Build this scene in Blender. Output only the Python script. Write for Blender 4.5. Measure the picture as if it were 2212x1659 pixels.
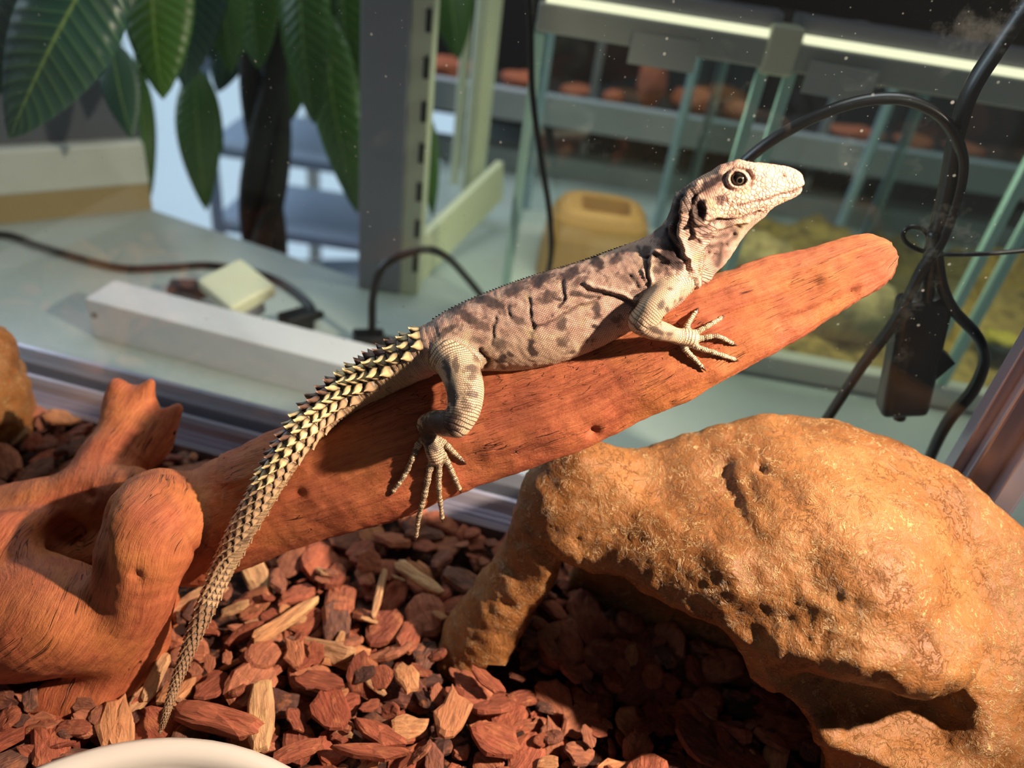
import bpy, bmesh, math, random
import numpy as np
from mathutils import Vector, Matrix

for o in list(bpy.data.objects):
    bpy.data.objects.remove(o)
scene = bpy.context.scene
COL = scene.collection
random.seed(7)
RNG = np.random.default_rng(11)

# ------------------------------------------------------------------ camera
FPX, IW, IH = 1661.0, 2212, 1659
PITCH = math.radians(34.7)
ROLL = math.atan2(356, 2370)
CAM = np.array([0.0, 0.0, 0.40])
FW = np.array([0, math.cos(PITCH), -math.sin(PITCH)])
_u0 = np.array([0, math.sin(PITCH), math.cos(PITCH)])
_r0 = np.array([1.0, 0, 0])
RT = math.cos(ROLL) * _r0 + math.sin(ROLL) * _u0
UP = -math.sin(ROLL) * _r0 + math.cos(ROLL) * _u0
cd = bpy.data.cameras.new('camera')
cam = bpy.data.objects.new('camera', cd)
COL.objects.link(cam)
cam.matrix_world = Matrix([[RT[i], UP[i], -FW[i], CAM[i]] for i in range(3)] + [[0, 0, 0, 1]])
cd.sensor_width = 36.0
cd.lens = FPX * 36.0 / IW
cd.clip_start = 0.01
cd.clip_end = 50
cd.dof.use_dof = True
cd.dof.focus_distance = 0.375
cd.dof.aperture_fstop = 4.6
scene.camera = cam

# ------------------------------------------------------------------ light
vs = scene.view_settings
vs.view_transform = 'Standard'
vs.look = 'None'
vs.gamma = 1.0
vs.use_curve_mapping = False
vs.exposure = 0.0

w = bpy.data.worlds.new('room_air')
scene.world = w
w.use_nodes = True
bg = w.node_tree.nodes['Background']
bg.inputs[0].default_value = (0.62, 0.74, 0.90, 1)
bg.inputs[1].default_value = 0.10

def lamp(name, kind, loc, target, energy, color, **kw):
    d = bpy.data.lights.new(name, kind)
    d.energy = energy
    d.color = color
    for k, v in kw.items():
        setattr(d, k, v)
    o = bpy.data.objects.new(name, d)
    COL.objects.link(o)
    o.location = loc
    o.rotation_euler = (Vector(target) - Vector(loc)).to_track_quat('-Z', 'Y').to_euler()
    return o
# the basking lamp in the enclosure, beyond the cave, above and right of the lizard's head
lamp('basking_lamp', 'SPOT', (0.49, 0.185, 0.565), (-0.06, 0.30, 0.15), 58, (1.0, 0.80, 0.62),
     shadow_soft_size=0.012, spot_size=math.radians(80), spot_blend=0.9)
# unseen ceiling light added to brighten the room behind, and daylight of the shop window on the left
lamp('ceiling_fill', 'AREA', (0.2, 1.3, 1.9), (0.1, 1.0, 0), 20, (0.93, 0.97, 1.0), size=1.2)
lamp('window_daylight', 'AREA', (-1.9, 1.5, 0.9), (-0.3, 0.9, 0.0), 26, (0.70, 0.83, 1.0), size=1.2)

# ------------------------------------------------------------------ helpers
def ray(px, py):
    return FW + RT * ((px - IW / 2) / FPX) - UP * ((py - IH / 2) / FPX)
def at(px, py, Y):
    """world point at distance Y in front of the camera foot, as surveyed in the photograph"""
    d = ray(px, py)
    return CAM + d * (Y / d[1])
def onz(px, py, z=0.0):
    d = ray(px, py)
    return CAM + d * ((z - CAM[2]) / d[2])
def to_px(P):
    d = np.asarray(P) - CAM
    z = d @ FW
    return IW / 2 + FPX * (d @ RT) / z, IH / 2 - FPX * (d @ UP) / z
def pxm(P):
    """metres per photograph pixel at P"""
    return float((np.asarray(P) - CAM) @ FW) / FPX

def tag(o, label=None, cat=None, group=None, kind=None):
    if label: o['label'] = label
    if cat: o['category'] = cat
    if group: o['group'] = group
    if kind: o['kind'] = kind
    return o
def link(name, me, mat=None, parent=None, smooth=False):
    o = bpy.data.objects.new(name, me)
    COL.objects.link(o)
    if mat is not None and len(me.materials) == 0:
        me.materials.append(mat)
    if parent is not None:
        o.parent = parent
    if smooth:
        me.polygons.foreach_set('use_smooth', [True] * len(me.polygons))
    return o
def empty(name, loc=(0, 0, 0)):
    o = bpy.data.objects.new(name, None)
    o.empty_display_size = 0.02
    COL.objects.link(o)
    o.location = loc
    return o
def mesh(name, verts, faces):
    me = bpy.data.meshes.new(name)
    me.from_pydata([tuple(map(float, v)) for v in verts], [], [tuple(f) for f in faces])
    me.update()
    return me
class MB:
    """collects simple shapes into one mesh"""
    def __init__(s):
        s.v, s.f = [], []
    def add(s, v, f):
        n = len(s.v)
        s.v += [tuple(map(float, p)) for p in v]
        s.f += [tuple(i + n for i in q) for q in f]
        return s
    def box(s, c, half, ex=(1, 0, 0), ey=(0, 1, 0), ez=(0, 0, 1), bev=0.0):
        c, ex, ey, ez = (np.array(t, float) for t in (c, ex, ey, ez))
        hx, hy, hz = half
        if bev <= 0:
            v = [c + ex * hx * a + ey * hy * b + ez * hz * d for a in (-1, 1) for b in (-1, 1) for d in (-1, 1)]
            return s.add(v, [(0, 1, 3, 2), (4, 6, 7, 5), (0, 4, 5, 1), (2, 3, 7, 6), (0, 2, 6, 4), (1, 5, 7, 3)])
        bm = bmesh.new()
        bmesh.ops.create_cube(bm, size=2)
        for q in bm.verts:
            q.co = Vector((q.co.x * hx, q.co.y * hy, q.co.z * hz))
        bmesh.ops.bevel(bm, geom=list(bm.edges), offset=bev, segments=3, affect='EDGES', profile=0.5)
        bm.verts.index_update()
        v = [c + ex * q.co.x + ey * q.co.y + ez * q.co.z for q in bm.verts]
        f = [[q.index for q in p.verts] for p in bm.faces]
        bm.free()
        return s.add(v, f)
    def tube(s, pts, r, n=10, flat=1.0, caps=True):
        pts = [np.array(p, float) for p in pts]
        m = len(pts)
        rr = r if hasattr(r, '__len__') else [r] * m
        prev = None
        v, f = [], []
        for i, p in enumerate(pts):
            t = pts[min(i + 1, m - 1)] - pts[max(i - 1, 0)]
            t /= np.linalg.norm(t) + 1e-12
            if prev is None:
                a = np.array([0, 0, 1.0]) if abs(t[2]) < 0.9 else np.array([1.0, 0, 0])
                prev = np.cross(t, a)
            prev = prev - t * (prev @ t)
            prev /= np.linalg.norm(prev)
            b = np.cross(t, prev)
            for k in range(n):
                q = 2 * math.pi * k / n
                v.append(p + rr[i] * (prev * math.cos(q) * flat + b * math.sin(q)))
        for i in range(m - 1):
            for k in range(n):
                k2 = (k + 1) % n
                f.append((i * n + k, i * n + k2, (i + 1) * n + k2, (i + 1) * n + k))
        if caps:
            f.append(tuple(range(n))[::-1])
            f.append(tuple((m - 1) * n + k for k in range(n)))
        return s.add(v, f)
    def build(s, name, mat, parent=None, smooth=False):
        return link(name, mesh(name, s.v, s.f), mat, parent, smooth)

def spline(pts, n=8):
    """Catmull-Rom through rows of numbers, n steps per span"""
    P = np.array(pts, float)
    Q = np.vstack([2 * P[0] - P[1], P, 2 * P[-1] - P[-2]])
    out = []
    for i in range(1, len(Q) - 2):
        p0, p1, p2, p3 = Q[i - 1], Q[i], Q[i + 1], Q[i + 2]
        for k in range(n):
            t = k / n
            out.append(0.5 * ((2 * p1) + (p2 - p0) * t + (2 * p0 - 5 * p1 + 4 * p2 - p3) * t * t
                              + (3 * p1 - p0 - 3 * p2 + p3) * t ** 3))
    out.append(P[-1])
    return np.array(out)

# value noise on arrays of points
def _hash(ix, iy, iz):
    h = (ix.astype(np.int64) * 374761393 + iy.astype(np.int64) * 668265263 + iz.astype(np.int64) * 2147483647) & 0xffffffff
    h = ((h ^ (h >> 13)) * 1274126177) & 0xffffffff
    h = h ^ (h >> 16)
    return (h & 0xffffff) / float(0xffffff)
def vnoise(P):
    i = np.floor(P)
    f = P - i
    u = f * f * f * (f * (f * 6 - 15) + 10)
    i = i.astype(np.int64)
    r = 0
    for a in (0, 1):
        for b in (0, 1):
            for c in (0, 1):
                wgt = (u[:, 0] if a else 1 - u[:, 0]) * (u[:, 1] if b else 1 - u[:, 1]) * (u[:, 2] if c else 1 - u[:, 2])
                r = r + wgt * _hash(i[:, 0] + a, i[:, 1] + b, i[:, 2] + c)
    return r * 2 - 1
def fbm(P, octv=4, gain=0.5):
    r, a = 0, 1.0
    for k in range(octv):
        r = r + a * vnoise(P * (2 ** k) + 17.3 * k)
        a *= gain
    return r
def ridged(P, octv=4):
    r, a = 0, 1.0
    for k in range(octv):
        r = r + a * (1 - 2 * np.abs(vnoise(P * (2 ** k) + 9.1 * k)))
        a *= 0.5
    return r

# ---- implicit solids ------------------------------------------------------
def smin(a, b, k):
    if k <= 0:
        return np.minimum(a, b)
    h = np.maximum(k - np.abs(a - b), 0) / k
    return np.minimum(a, b) - h * h * k * 0.25
def smax(a, b, k):
    return -smin(-a, -b, k)
class Chain:
    """swept solid along a polyline with elliptic section (a along up, b sideways)"""
    def __init__(s, pts, a, b=None, up=(0, -0.25, 1.0), k=0.004):
        s.p = np.array(pts, float)
        m = len(s.p)
        s.a = np.full(m, a, float) if not hasattr(a, '__len__') else np.array(a, float)
        s.b = s.a.copy() if b is None else (np.full(m, b, float) if not hasattr(b, '__len__') else np.array(b, float))
        s.up = np.array(up, float)
        s.k = k
        s.len = np.concatenate([[0], np.cumsum(np.linalg.norm(np.diff(s.p, axis=0), axis=1))])
        R = np.maximum(s.a, s.b).max()
        s.lo, s.hi = s.p.min(0) - R, s.p.max(0) + R
        mr = np.maximum(np.maximum(s.a, s.b)[:-1], np.maximum(s.a, s.b)[1:])[:, None]
        D = np.diff(s.p, axis=0)
        s.L = np.linalg.norm(D, axis=1).astype(np.float32)
        T = D / (s.L[:, None] + 1e-12)
        sd = np.cross(T, s.up)
        sd /= np.linalg.norm(sd, axis=1)[:, None] + 1e-12
        s.F = np.stack([T, np.cross(sd, T), sd], 2).astype(np.float32)
        s.p32 = s.p.astype(np.float32)
        s.a = s.a.astype(np.float32); s.b = s.b.astype(np.float32)
        s.slo = np.minimum(s.p[:-1], s.p[1:]) - mr
        s.shi = np.maximum(s.p[:-1], s.p[1:]) + mr
    def local(s, P, full=True):
        """distance, length along, angle, radius for every point"""
        N = len(P)
        P = np.asarray(P, np.float32)
        best = np.full(N, 1e9, np.float32); S = np.zeros(N); TH = np.zeros(N); RR = np.zeros(N)
        m = len(s.p)
        rng_ = range(m - 1)
        if m > 12 and N > 200:
            lo, hi = P.min(0), P.max(0)
            if (hi - lo).max() < 0.06:
                near = ((s.slo < hi + 0.012) & (s.shi > lo - 0.012)).all(1)
                rng_ = np.nonzero(near)[0]
                if len(rng_) == 0:
                    return np.full(N, 0.03), S, TH, RR
        for i in rng_:
            L = s.L[i]
            if L < 1e-9:
                continue
            rel = P - s.p32[i]
            w, u, v = (rel @ s.F[i]).T
            t = np.clip(w / L, 0, 1)
            a = s.a[i] + (s.a[i + 1] - s.a[i]) * t
            b = s.b[i] + (s.b[i + 1] - s.b[i]) * t
            c = np.minimum(a, b)
            e = (w - t * L) / c
            dist = (np.sqrt((u / a) ** 2 + (v / b) ** 2 + e * e) - 1) * c
            mk = dist < best
            if not full:
                np.minimum(best, dist, out=best)
                continue
            best[mk] = dist[mk]
            S[mk] = (s.len[i] + t * L)[mk]
            TH[mk] = np.arctan2(v, u)[mk]
            RR[mk] = np.maximum(a, b)[mk]
        return best, S, TH, RR
    def __call__(s, P):
        return s.local(P, False)[0]
class Ball:
    def __init__(s, c, r, axes=None, k=0.006):
        s.c = np.array(c, float)
        s.r = np.array(r if hasattr(r, '__len__') else [r] * 3, float)
        s.ax = np.eye(3) if axes is None else np.array(axes, float)
        s.k = k
        R = s.r.max()
        s.lo, s.hi = s.c - R, s.c + R
    def __call__(s, P):
        q = (P - s.c) @ s.ax.T
        k = np.sqrt(((q / s.r) ** 2).sum(1))
        return (k - 1) * s.r.min()
class Solid:
    """ordered list of (primitive, sign) joined smoothly"""
    def __init__(s, prims):
        s.pr = prims
        s.lo = np.min([p.lo for p, sg in prims if sg > 0], axis=0)
        s.hi = np.max([p.hi for p, sg in prims if sg > 0], axis=0)
    def __call__(s, P, cull=0.014):
        f = np.full(len(P), 0.05, np.float32)
        lo, hi = P.min(0), P.max(0)
        for p, sg in s.pr:
            if np.any(p.lo - cull > hi) or np.any(p.hi + cull < lo):
                continue
            d = p(P)
            f = smin(f, d, p.k) if sg > 0 else smax(f, -d, p.k)
        return f
def surface(fn, lo, hi, h, B=16, margin=0.006):
    """sparse surface nets: blocks near the zero level only. Returns verts, quads"""
    lo = np.array(lo, float) - 2 * h
    nb = np.ceil((np.array(hi, float) + 2 * h - lo) / (B * h)).astype(int) + 1
    gi = np.stack(np.meshgrid(*[np.arange(n) for n in nb], indexing='ij'), -1).reshape(-1, 3)
    act = []
    cen = lo + (gi + 0.5) * B * h
    for c0 in range(0, len(cen), 512):
        fv = fn(cen[c0:c0 + 512]) if len(cen) else []
        act.append(np.abs(fv) < B * h * 0.9 + margin)
    gi = gi[np.concatenate(act)]
    G = (nb * B + 2).astype(np.int64)
    key = lambda c: (c[..., 0] * G[1] + c[..., 1]) * G[2] + c[..., 2]
    n1 = B + 1
    off = np.stack(np.meshgrid(*[np.arange(n1)] * 3, indexing='ij'), -1)
    VK, VP, Q = [], [], []
    for g in gi:
        base = g * B
        F = fn((lo + (base + off.reshape(-1, 3)) * h)).reshape(n1, n1, n1)
        neg = F < 0
        if neg.all() or not neg.any():
            continue
        # cell vertices
        acc = np.zeros((B, B, B, 3)); cnt = np.zeros((B, B, B))
        for ax in range(3):
            for s1 in (0, 1):
                for s2 in (0, 1):
                    sl0 = [None] * 3; sl1 = [None] * 3
                    o_ = [a for a in range(3) if a != ax]
                    sl0[ax] = slice(0, B); sl1[ax] = slice(1, B + 1)
                    for o1, sh in zip(o_, (s1, s2)):
                        sl0[o1] = sl1[o1] = slice(sh, sh + B)
                    f0, f1 = F[tuple(sl0)], F[tuple(sl1)]
                    cr = (f0 < 0) != (f1 < 0)
                    t = np.where(cr, f0 / np.where(cr, f0 - f1, 1), 0)
                    pos = np.zeros((B, B, B, 3))
                    pos[..., ax] = t
                    pos[..., o_[0]] = s1
                    pos[..., o_[1]] = s2
                    acc += pos * cr[..., None]
                    cnt += cr
        m = cnt > 0
        idx = np.argwhere(m)
        VP.append(lo + (base + idx + acc[m] / cnt[m][:, None]) * h)
        VK.append(key(base + idx))
        for ax in range(3):
            o1, o2 = [(1, 2), (2, 0), (0, 1)][ax]
            sl = [slice(0, B)] * 3
            sl1 = list(sl); sl1[ax] = slice(1, B + 1)
            a, b = neg[tuple(sl)], neg[tuple(sl1)]
            e = np.argwhere(a != b) + base
            flip = a[a != b]
            e1 = np.zeros(3, int); e1[o1] = 1
            e2 = np.zeros(3, int); e2[o2] = 1
            q = np.stack([key(e - e1 - e2), key(e - e2), key(e), key(e - e1)], 1)
            q[~flip] = q[~flip][:, ::-1]
            ok = (e[:, o1] > 0) & (e[:, o2] > 0)
            Q.append(q[ok])
    VK = np.concatenate(VK); VP = np.concatenate(VP); Q = np.concatenate(Q)
    od = np.argsort(VK)
    VK, VP = VK[od], VP[od]
    p = np.searchsorted(VK, Q)
    p = np.clip(p, 0, len(VK) - 1)
    ok = (VK[p] == Q).all(1)
    return VP, p[ok]
def np_mesh(name, V, Q):
    me = bpy.data.meshes.new(name)
    me.vertices.add(len(V))
    me.vertices.foreach_set('co', np.asarray(V, np.float32).ravel())
    me.loops.add(Q.size)
    me.loops.foreach_set('vertex_index', np.asarray(Q, np.int32).ravel())
    me.polygons.add(len(Q))
    k = Q.shape[1]
    me.polygons.foreach_set('loop_start', np.arange(0, Q.size, k, dtype=np.int32))
    me.polygons.foreach_set('loop_total', np.full(len(Q), k, np.int32))
    me.polygons.foreach_set('use_smooth', np.ones(len(Q), bool))
    me.update()
    me.validate()
    return me
def scat(idx, val, n):
    return np.stack([np.bincount(idx, val[:, c], n) for c in range(3)], 1)
def normals(V, Q):
    n = np.cross(V[Q[:, 2]] - V[Q[:, 0]], V[Q[:, 3]] - V[Q[:, 1]])
    N = np.zeros_like(V)
    for k in range(4):
        N += scat(Q[:, k], n, len(V))
    return N / (np.linalg.norm(N, axis=1)[:, None] + 1e-15)
def relax(V, Q, it=2, lam=0.5):
    for _ in range(it):
        S = np.zeros_like(V); C = np.zeros(len(V))
        for k in range(4):
            S += scat(Q[:, k], V[Q[:, (k + 1) % 4]] + V[Q[:, (k + 3) % 4]], len(V))
            C += 2 * np.bincount(Q[:, k], minlength=len(V))
        V = V + lam * (S / C[:, None] - V)
    return V
def attr(me, name, data):
    data = np.asarray(data, np.float32)
    if data.ndim == 1:
        a = me.attributes.new(name, 'FLOAT', 'POINT')
        a.data.foreach_set('value', data)
    else:
        a = me.attributes.new(name, 'FLOAT_VECTOR', 'POINT')
        a.data.foreach_set('vector', data.ravel())
def hit(px, py, fn, t0=0.25, t1=0.7):
    """first meeting of a sight line with a solid"""
    d = ray(px, py)
    ts = np.linspace(t0, t1, 700)
    f = fn(CAM + ts[:, None] * d)
    k = np.argmax(f < 0)
    if not (f < 0).any():
        k = int(np.argmin(f))
    return CAM + ts[k] * d

# ---- node materials -------------------------------------------------------
class NT:
    def __init__(s, name):
        s.m = bpy.data.materials.new(name)
        s.m.use_nodes = True
        s.t = s.m.node_tree
        s.t.nodes.clear()
        s.out = s.t.nodes.new('ShaderNodeOutputMaterial')
    def n(s, typ, ins=None, **kw):
        nd = s.t.nodes.new('ShaderNode' + typ)
        for k, v in kw.items():
            setattr(nd, k, v)
        for k, v in (ins or {}).items():
            s.set(nd.inputs[k], v)
        return nd
    def set(s, sock, v):
        if isinstance(v, bpy.types.NodeSocket):
            s.t.links.new(v, sock)
        elif isinstance(v, bpy.types.Node):
            s.t.links.new(v.outputs[0], sock)
        else:
            if hasattr(v, '__len__') and len(v) == 3 and sock.type == 'RGBA':
                v = (*v, 1)
            sock.default_value = v
    def math(s, op, a, b=0.0, c=0.0, clamp=False):
        nd = s.n('Math', {0: a, 1: b, 2: c}, operation=op)
        nd.use_clamp = clamp
        return nd.outputs[0]
    def mix(s, f, a, b, mode='MIX'):
        nd = s.t.nodes.new('ShaderNodeMix')
        nd.data_type = 'RGBA'
        nd.blend_type = mode
        s.set(nd.inputs[0], f)
        s.set(nd.inputs[6], a if not (isinstance(a, tuple) and len(a) == 3) else (*a, 1))
        s.set(nd.inputs[7], b if not (isinstance(b, tuple) and len(b) == 3) else (*b, 1))
        return nd.outputs[2]
    def ramp(s, f, stops, interp='LINEAR'):
        nd = s.n('ValToRGB', {0: f})
        cr = nd.color_ramp
        cr.interpolation = interp
        while len(cr.elements) < len(stops):
            cr.elements.new(0.5)
        for e, (p, c) in zip(cr.elements, stops):
            e.position = p
            e.color = (*c, 1) if hasattr(c, '__len__') else (c, c, c, 1)
        return nd.outputs[0]
    def rng(s, v, a, b, c=0.0, d=1.0, smooth=False):
        nd = s.n('MapRange', {0: v, 1: a, 2: b, 3: c, 4: d})
        nd.interpolation_type = 'SMOOTHSTEP' if smooth else 'LINEAR'
        return nd.outputs[0]
    def vec(s, v, scale):
        return s.n('VectorMath', {0: v, 1: scale}, operation='MULTIPLY').outputs[0]
    def noise(s, v, scale, detail=4, rough=0.55, dist=0.0):
        return s.n('TexNoise', {'Vector': v, 'Scale': scale, 'Detail': detail, 'Roughness': rough, 'Distortion': dist})
    def bsdf(s, color, rough=0.6, bump=None, dist=0.001, strength=1.0, spec=0.4, **kw):
        b = s.n('BsdfPrincipled')
        s.set(b.inputs['Base Color'], color)
        s.set(b.inputs['Roughness'], rough)
        s.set(b.inputs['Specular IOR Level'], spec)
        for k, v in kw.items():
            s.set(b.inputs[k.replace('_', ' ')], v)
        if bump is not None:
            bp = s.n('Bump', {'Height': bump, 'Distance': dist, 'Strength': strength})
            s.t.links.new(bp.outputs[0], b.inputs['Normal'])
        s.t.links.new(b.outputs[0], s.out.inputs[0])
        return s.m
def srgb(r, g, b):
    f = lambda c: (c / 255 / 12.92) if c / 255 <= 0.04045 else ((c / 255 + 0.055) / 1.055) ** 2.4
    return (f(r), f(g), f(b))
def plain(name, col, rough=0.5, spec=0.4, bump=0.0, var=0.06, scale=40, **kw):
    """painted or moulded surface with faint mottling"""
    t = NT(name)
    co = t.n('TexCoord').outputs['Object']
    nz = t.noise(co, scale, 4)
    c = t.mix(nz.outputs[0], tuple(x * (1 - var) for x in col), tuple(min(1, x * (1 + var)) for x in col))
    return t.bsdf(c, rough, nz.outputs[0] if bump else None, bump, 0.5, spec, **kw)
# ------------------------------------------------------------------ enclosure and room
GA, GB = np.array([-.393, .485]), np.array([.009, .423])      # line of the back track, seen from above
ge = (GB - GA) / np.linalg.norm(GB - GA)
gn = np.array([-ge[1], ge[0]])
EX, EY, EZ = np.array([*ge, 0]), np.array([*gn, 0]), np.array([0, 0, 1.0])
def back(u, v=0.0, z=0.0):
    """u along the back track from its middle reference, v behind it"""
    return np.array([*(GB + ge * u + gn * v), z])
M_ALU = plain('anodised_aluminium', srgb(176, 172, 186), .32, .5, var=.05, Metallic=.55)
M_WHITE = plain('white_lacquer', srgb(206, 208, 200), .42)
M_CREAM = plain('cream_lacquer_and_lit', srgb(222, 222, 190), .42)
M_GREY = plain('grey_lacquer', srgb(150, 150, 156), .5)
M_BLACK = plain('black_rubber', srgb(14, 14, 15), .34, .5)
M_COUNTER = plain('counter_laminate', srgb(176, 186, 182), .38, .45)

tank = empty('glass_enclosure', (0, .42, -.03))
tag(tank, 'glass enclosure with ridged aluminium track along its dusty back pane', 'terrarium')
def tpart(o):
    o.parent = tank
    o.matrix_parent_inverse = Matrix.Translation(-Vector(tank.location))
    return o
# ridged double track along the back, swept profile (depth v, height z)
prof = [(-.034, -.03), (-.034, .004), (-.031, .006), (-.030, .003), (-.028, .007), (-.026, .004), (-.024, .008), (-.022, .005), (-.020, .009),
        (-.018, .013), (-.015, .016), (-.012, .016), (-.012, .006), (-.006, .006), (-.006, .022), (-.003, .026), (.000, .030), (.004, .030), (.006, .028), (.006, -.03)]
vv, ff = [], []
for u in (-.75, .95):
    vv += [back(u, p[0], p[1]) for p in prof]
n_ = len(prof)
for i in range(n_ - 1):
    ff.append((i, i + 1, n_ + i + 1, n_ + i))
ff += [tuple(range(n_))[::-1], tuple(range(n_, 2 * n_))]
tpart(link('bottom_track', mesh('bottom_track', vv, ff), M_ALU))
# corner post on the right
pu = 0.266
mb = MB().box(back(pu + .017, -.010, .364), (.017, .016, .40), EX, EY, EZ, .002)
mb.box(back(pu - .002, -.012, .364), (.004, .006, .40), EX, EY, EZ, .001)
mb.box(back(pu + .020, -.030, .364), (.006, .006, .40), EX, EY, EZ, .001)
tpart(mb.build('corner_post', M_ALU))
# dusty pane
t = NT('dusty_glass')
ob = t.n('TexCoord').outputs['Object']
v1 = t.n('TexVoronoi', {'Vector': ob, 'Scale': 120.0})
sel = t.rng(v1.outputs['Color'], .80, .82)
dots = t.math('MULTIPLY', t.rng(v1.outputs['Distance'], .05, .13, .55, 0), t.math('GREATER_THAN', t.n('SeparateColor', {0: v1.outputs['Color']}).outputs[0], .88))
v2 = t.n('TexVoronoi', {'Vector': ob, 'Scale': 420.0})
dots2 = t.math('MULTIPLY', t.rng(v2.outputs['Distance'], .08, .2, .35, 0), t.math('GREATER_THAN', t.n('SeparateColor', {0: v2.outputs['Color']}).outputs[1], .93))
smear = t.math('MULTIPLY', t.rng(t.noise(ob, 30, 6, .7).outputs[0], .60, .8, 0, .10), 1.0)
dust = t.math('ADD', t.math('MAXIMUM', dots, dots2), smear, clamp=True)
tr = t.n('BsdfTransparent', {0: (.955, .985, .975, 1)})
gl = t.n('BsdfGlossy', {0: (1, 1, 1, 1), 1: .03})
fr = t.n('Fresnel', {0: 1.45})
m1 = t.n('MixShader', {0: t.math('MULTIPLY', fr.outputs[0], .25), 1: tr.outputs[0], 2: gl.outputs[0]})
df = t.n('BsdfDiffuse', {0: (.75, .78, .76, 1)})
m2 = t.n('MixShader', {0: t.math('ADD', t.math('MULTIPLY', dust, .45), .003), 1: m1.outputs[0], 2: df.outputs[0]})
t.t.links.new(m2.outputs[0], t.out.inputs[0])
M_DUSTY = t.m
tpart(MB().box(back(.14, -.009, .37), (.80, .002, .36), EX, EY, EZ).build('back_pane', M_DUSTY))
M_SIDE = plain('dark_side_panel', srgb(44, 44, 46), .5)
# side panels, floor tray and lid (mostly out of view)
tpart(MB().box(back(.90, -.29, .364), (.005, .27, .40), EX, EY, EZ).build('side_panel', M_SIDE))
tpart(MB().box(back(-.62, -.29, .364), (.005, .27, .40), EX, EY, EZ).build('side_panel', M_SIDE))
tpart(MB().box(back(.14, -.26, .765), (.76, .25, .006), EX, EY, EZ).build('lid', plain('dark_lid', srgb(60, 58, 56), .6)))
tpart(MB().box(back(.14, -.28, -.028), (.76, .26, .003), EX, EY, EZ).build('tray', M_GREY))

# counter the enclosure stands on; its far edge is cut back on the left
poly = [(-1.1, -.25), (1.3, -.25), (1.3, 1.75), (-.17, 1.75), (-.17, .788), (-.62, .942), (-1.1, 1.10)]
vv = [(x, y, -.036) for x, y in poly] + [(x, y, -.066) for x, y in poly]
k = len(poly)
ff = [tuple(range(k)), tuple(range(k, 2 * k))[::-1]] + [(i, k + i, k + (i + 1) % k, (i + 1) % k) for i in range(k)]
counter = empty('counter', (0, .5, -.9))
tag(counter, 'pale grey counter top under the enclosure and the neighbouring tanks', 'counter')
def under(o, root):
    o.parent = root
    o.matrix_parent_inverse = Matrix.Translation(-Vector(root.location))
    return o
under(link('worktop', mesh('worktop', vv, ff), M_COUNTER), counter)
under(MB().box((.55, .6, -.483), (.70, .5, .417)).build('base_cabinet', M_GREY), counter)
under(MB().box((-.60, .30, -.483), (.42, .30, .417)).build('base_cabinet', M_GREY), counter)

# room shell
def struct(name, mb, mat):
    return tag(mb.build(name, mat), kind='structure')
struct('floor', MB().box((0, 1.2, -.92), (3.2, 2.6, .02)), plain('shop_floor', srgb(128, 138, 150), .35))
struct('wall_back', MB().box((0, 3.0, .6), (3.2, .03, 1.5)), plain('shop_wall', srgb(150, 152, 156), .7))
struct('wall_right', MB().box((2.6, 1.2, .6), (.03, 1.9, 1.5)), plain('shop_wall_side', srgb(96, 92, 90), .7))
# shop window on the far left: frame bars and a bright pane of daylight, its low part glowing in place of the lit floor
t = NT('daylight_pane')
em = t.n('Emission', {0: (.62, .80, 1.0, 1), 1: .85})
t.t.links.new(em.outputs[0], t.out.inputs[0])
M_DAY = t.m
win = tag(empty('window_1', (-1.0, 2.2, .0)), kind='structure')
wx, wd = np.array([.93, .37, 0]), np.array([-.37, .93, 0])
for i in range(4):
    under(MB().box(np.array([-1.95, 1.90, .2]) + wx * (.52 * i), (.24, .004, 1.05), wx, wd, EZ).build('pane', M_DAY), win)
mb = MB()
for i in range(5):
    mb.box(np.array([-2.19, 1.80, .2]) + wx * (.52 * i), (.02, .02, 1.08), wx, wd, EZ)
under(mb.build('window_frame', M_WHITE), win)
# ------------------------------------------------------------------ driftwood
def chain_px(rows, n=6, k=0.006, depth=1.0, up=(0, -0.25, 1.0)):
    """rows: px, py, Y, radius in px (, sideways radius in px)"""
    R = spline(rows, n)
    P = np.array([at(r[0], r[1], r[2]) for r in R])
    sc = np.array([pxm(p) for p in P])
    a = R[:, 3] * sc
    b = (R[:, 4] if R.shape[1] > 4 else R[:, 3] * depth) * sc
    return Chain(P, a, b, up, k)
LOG_AXIS = chain_px([
    (395, 1160, .300, 96, 82), (480, 1116, .298, 116, 80), (640, 1050, .302, 130, 74), (800, 990, .307, 139, 72),
    (1000, 916, .315, 134, 70), (1200, 852, .325, 134, 68), (1330, 803, .332, 128, 66), (1450, 750, .338, 120, 64),
    (1560, 698, .344, 108, 58), (1700, 640, .352, 93, 52), (1800, 597, .358, 74, 48), (1870, 568, .362, 60, 44), (1893, 558, .363, 44, 38)], 5, 0.012,
    up=(0, .50, .86))
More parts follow.
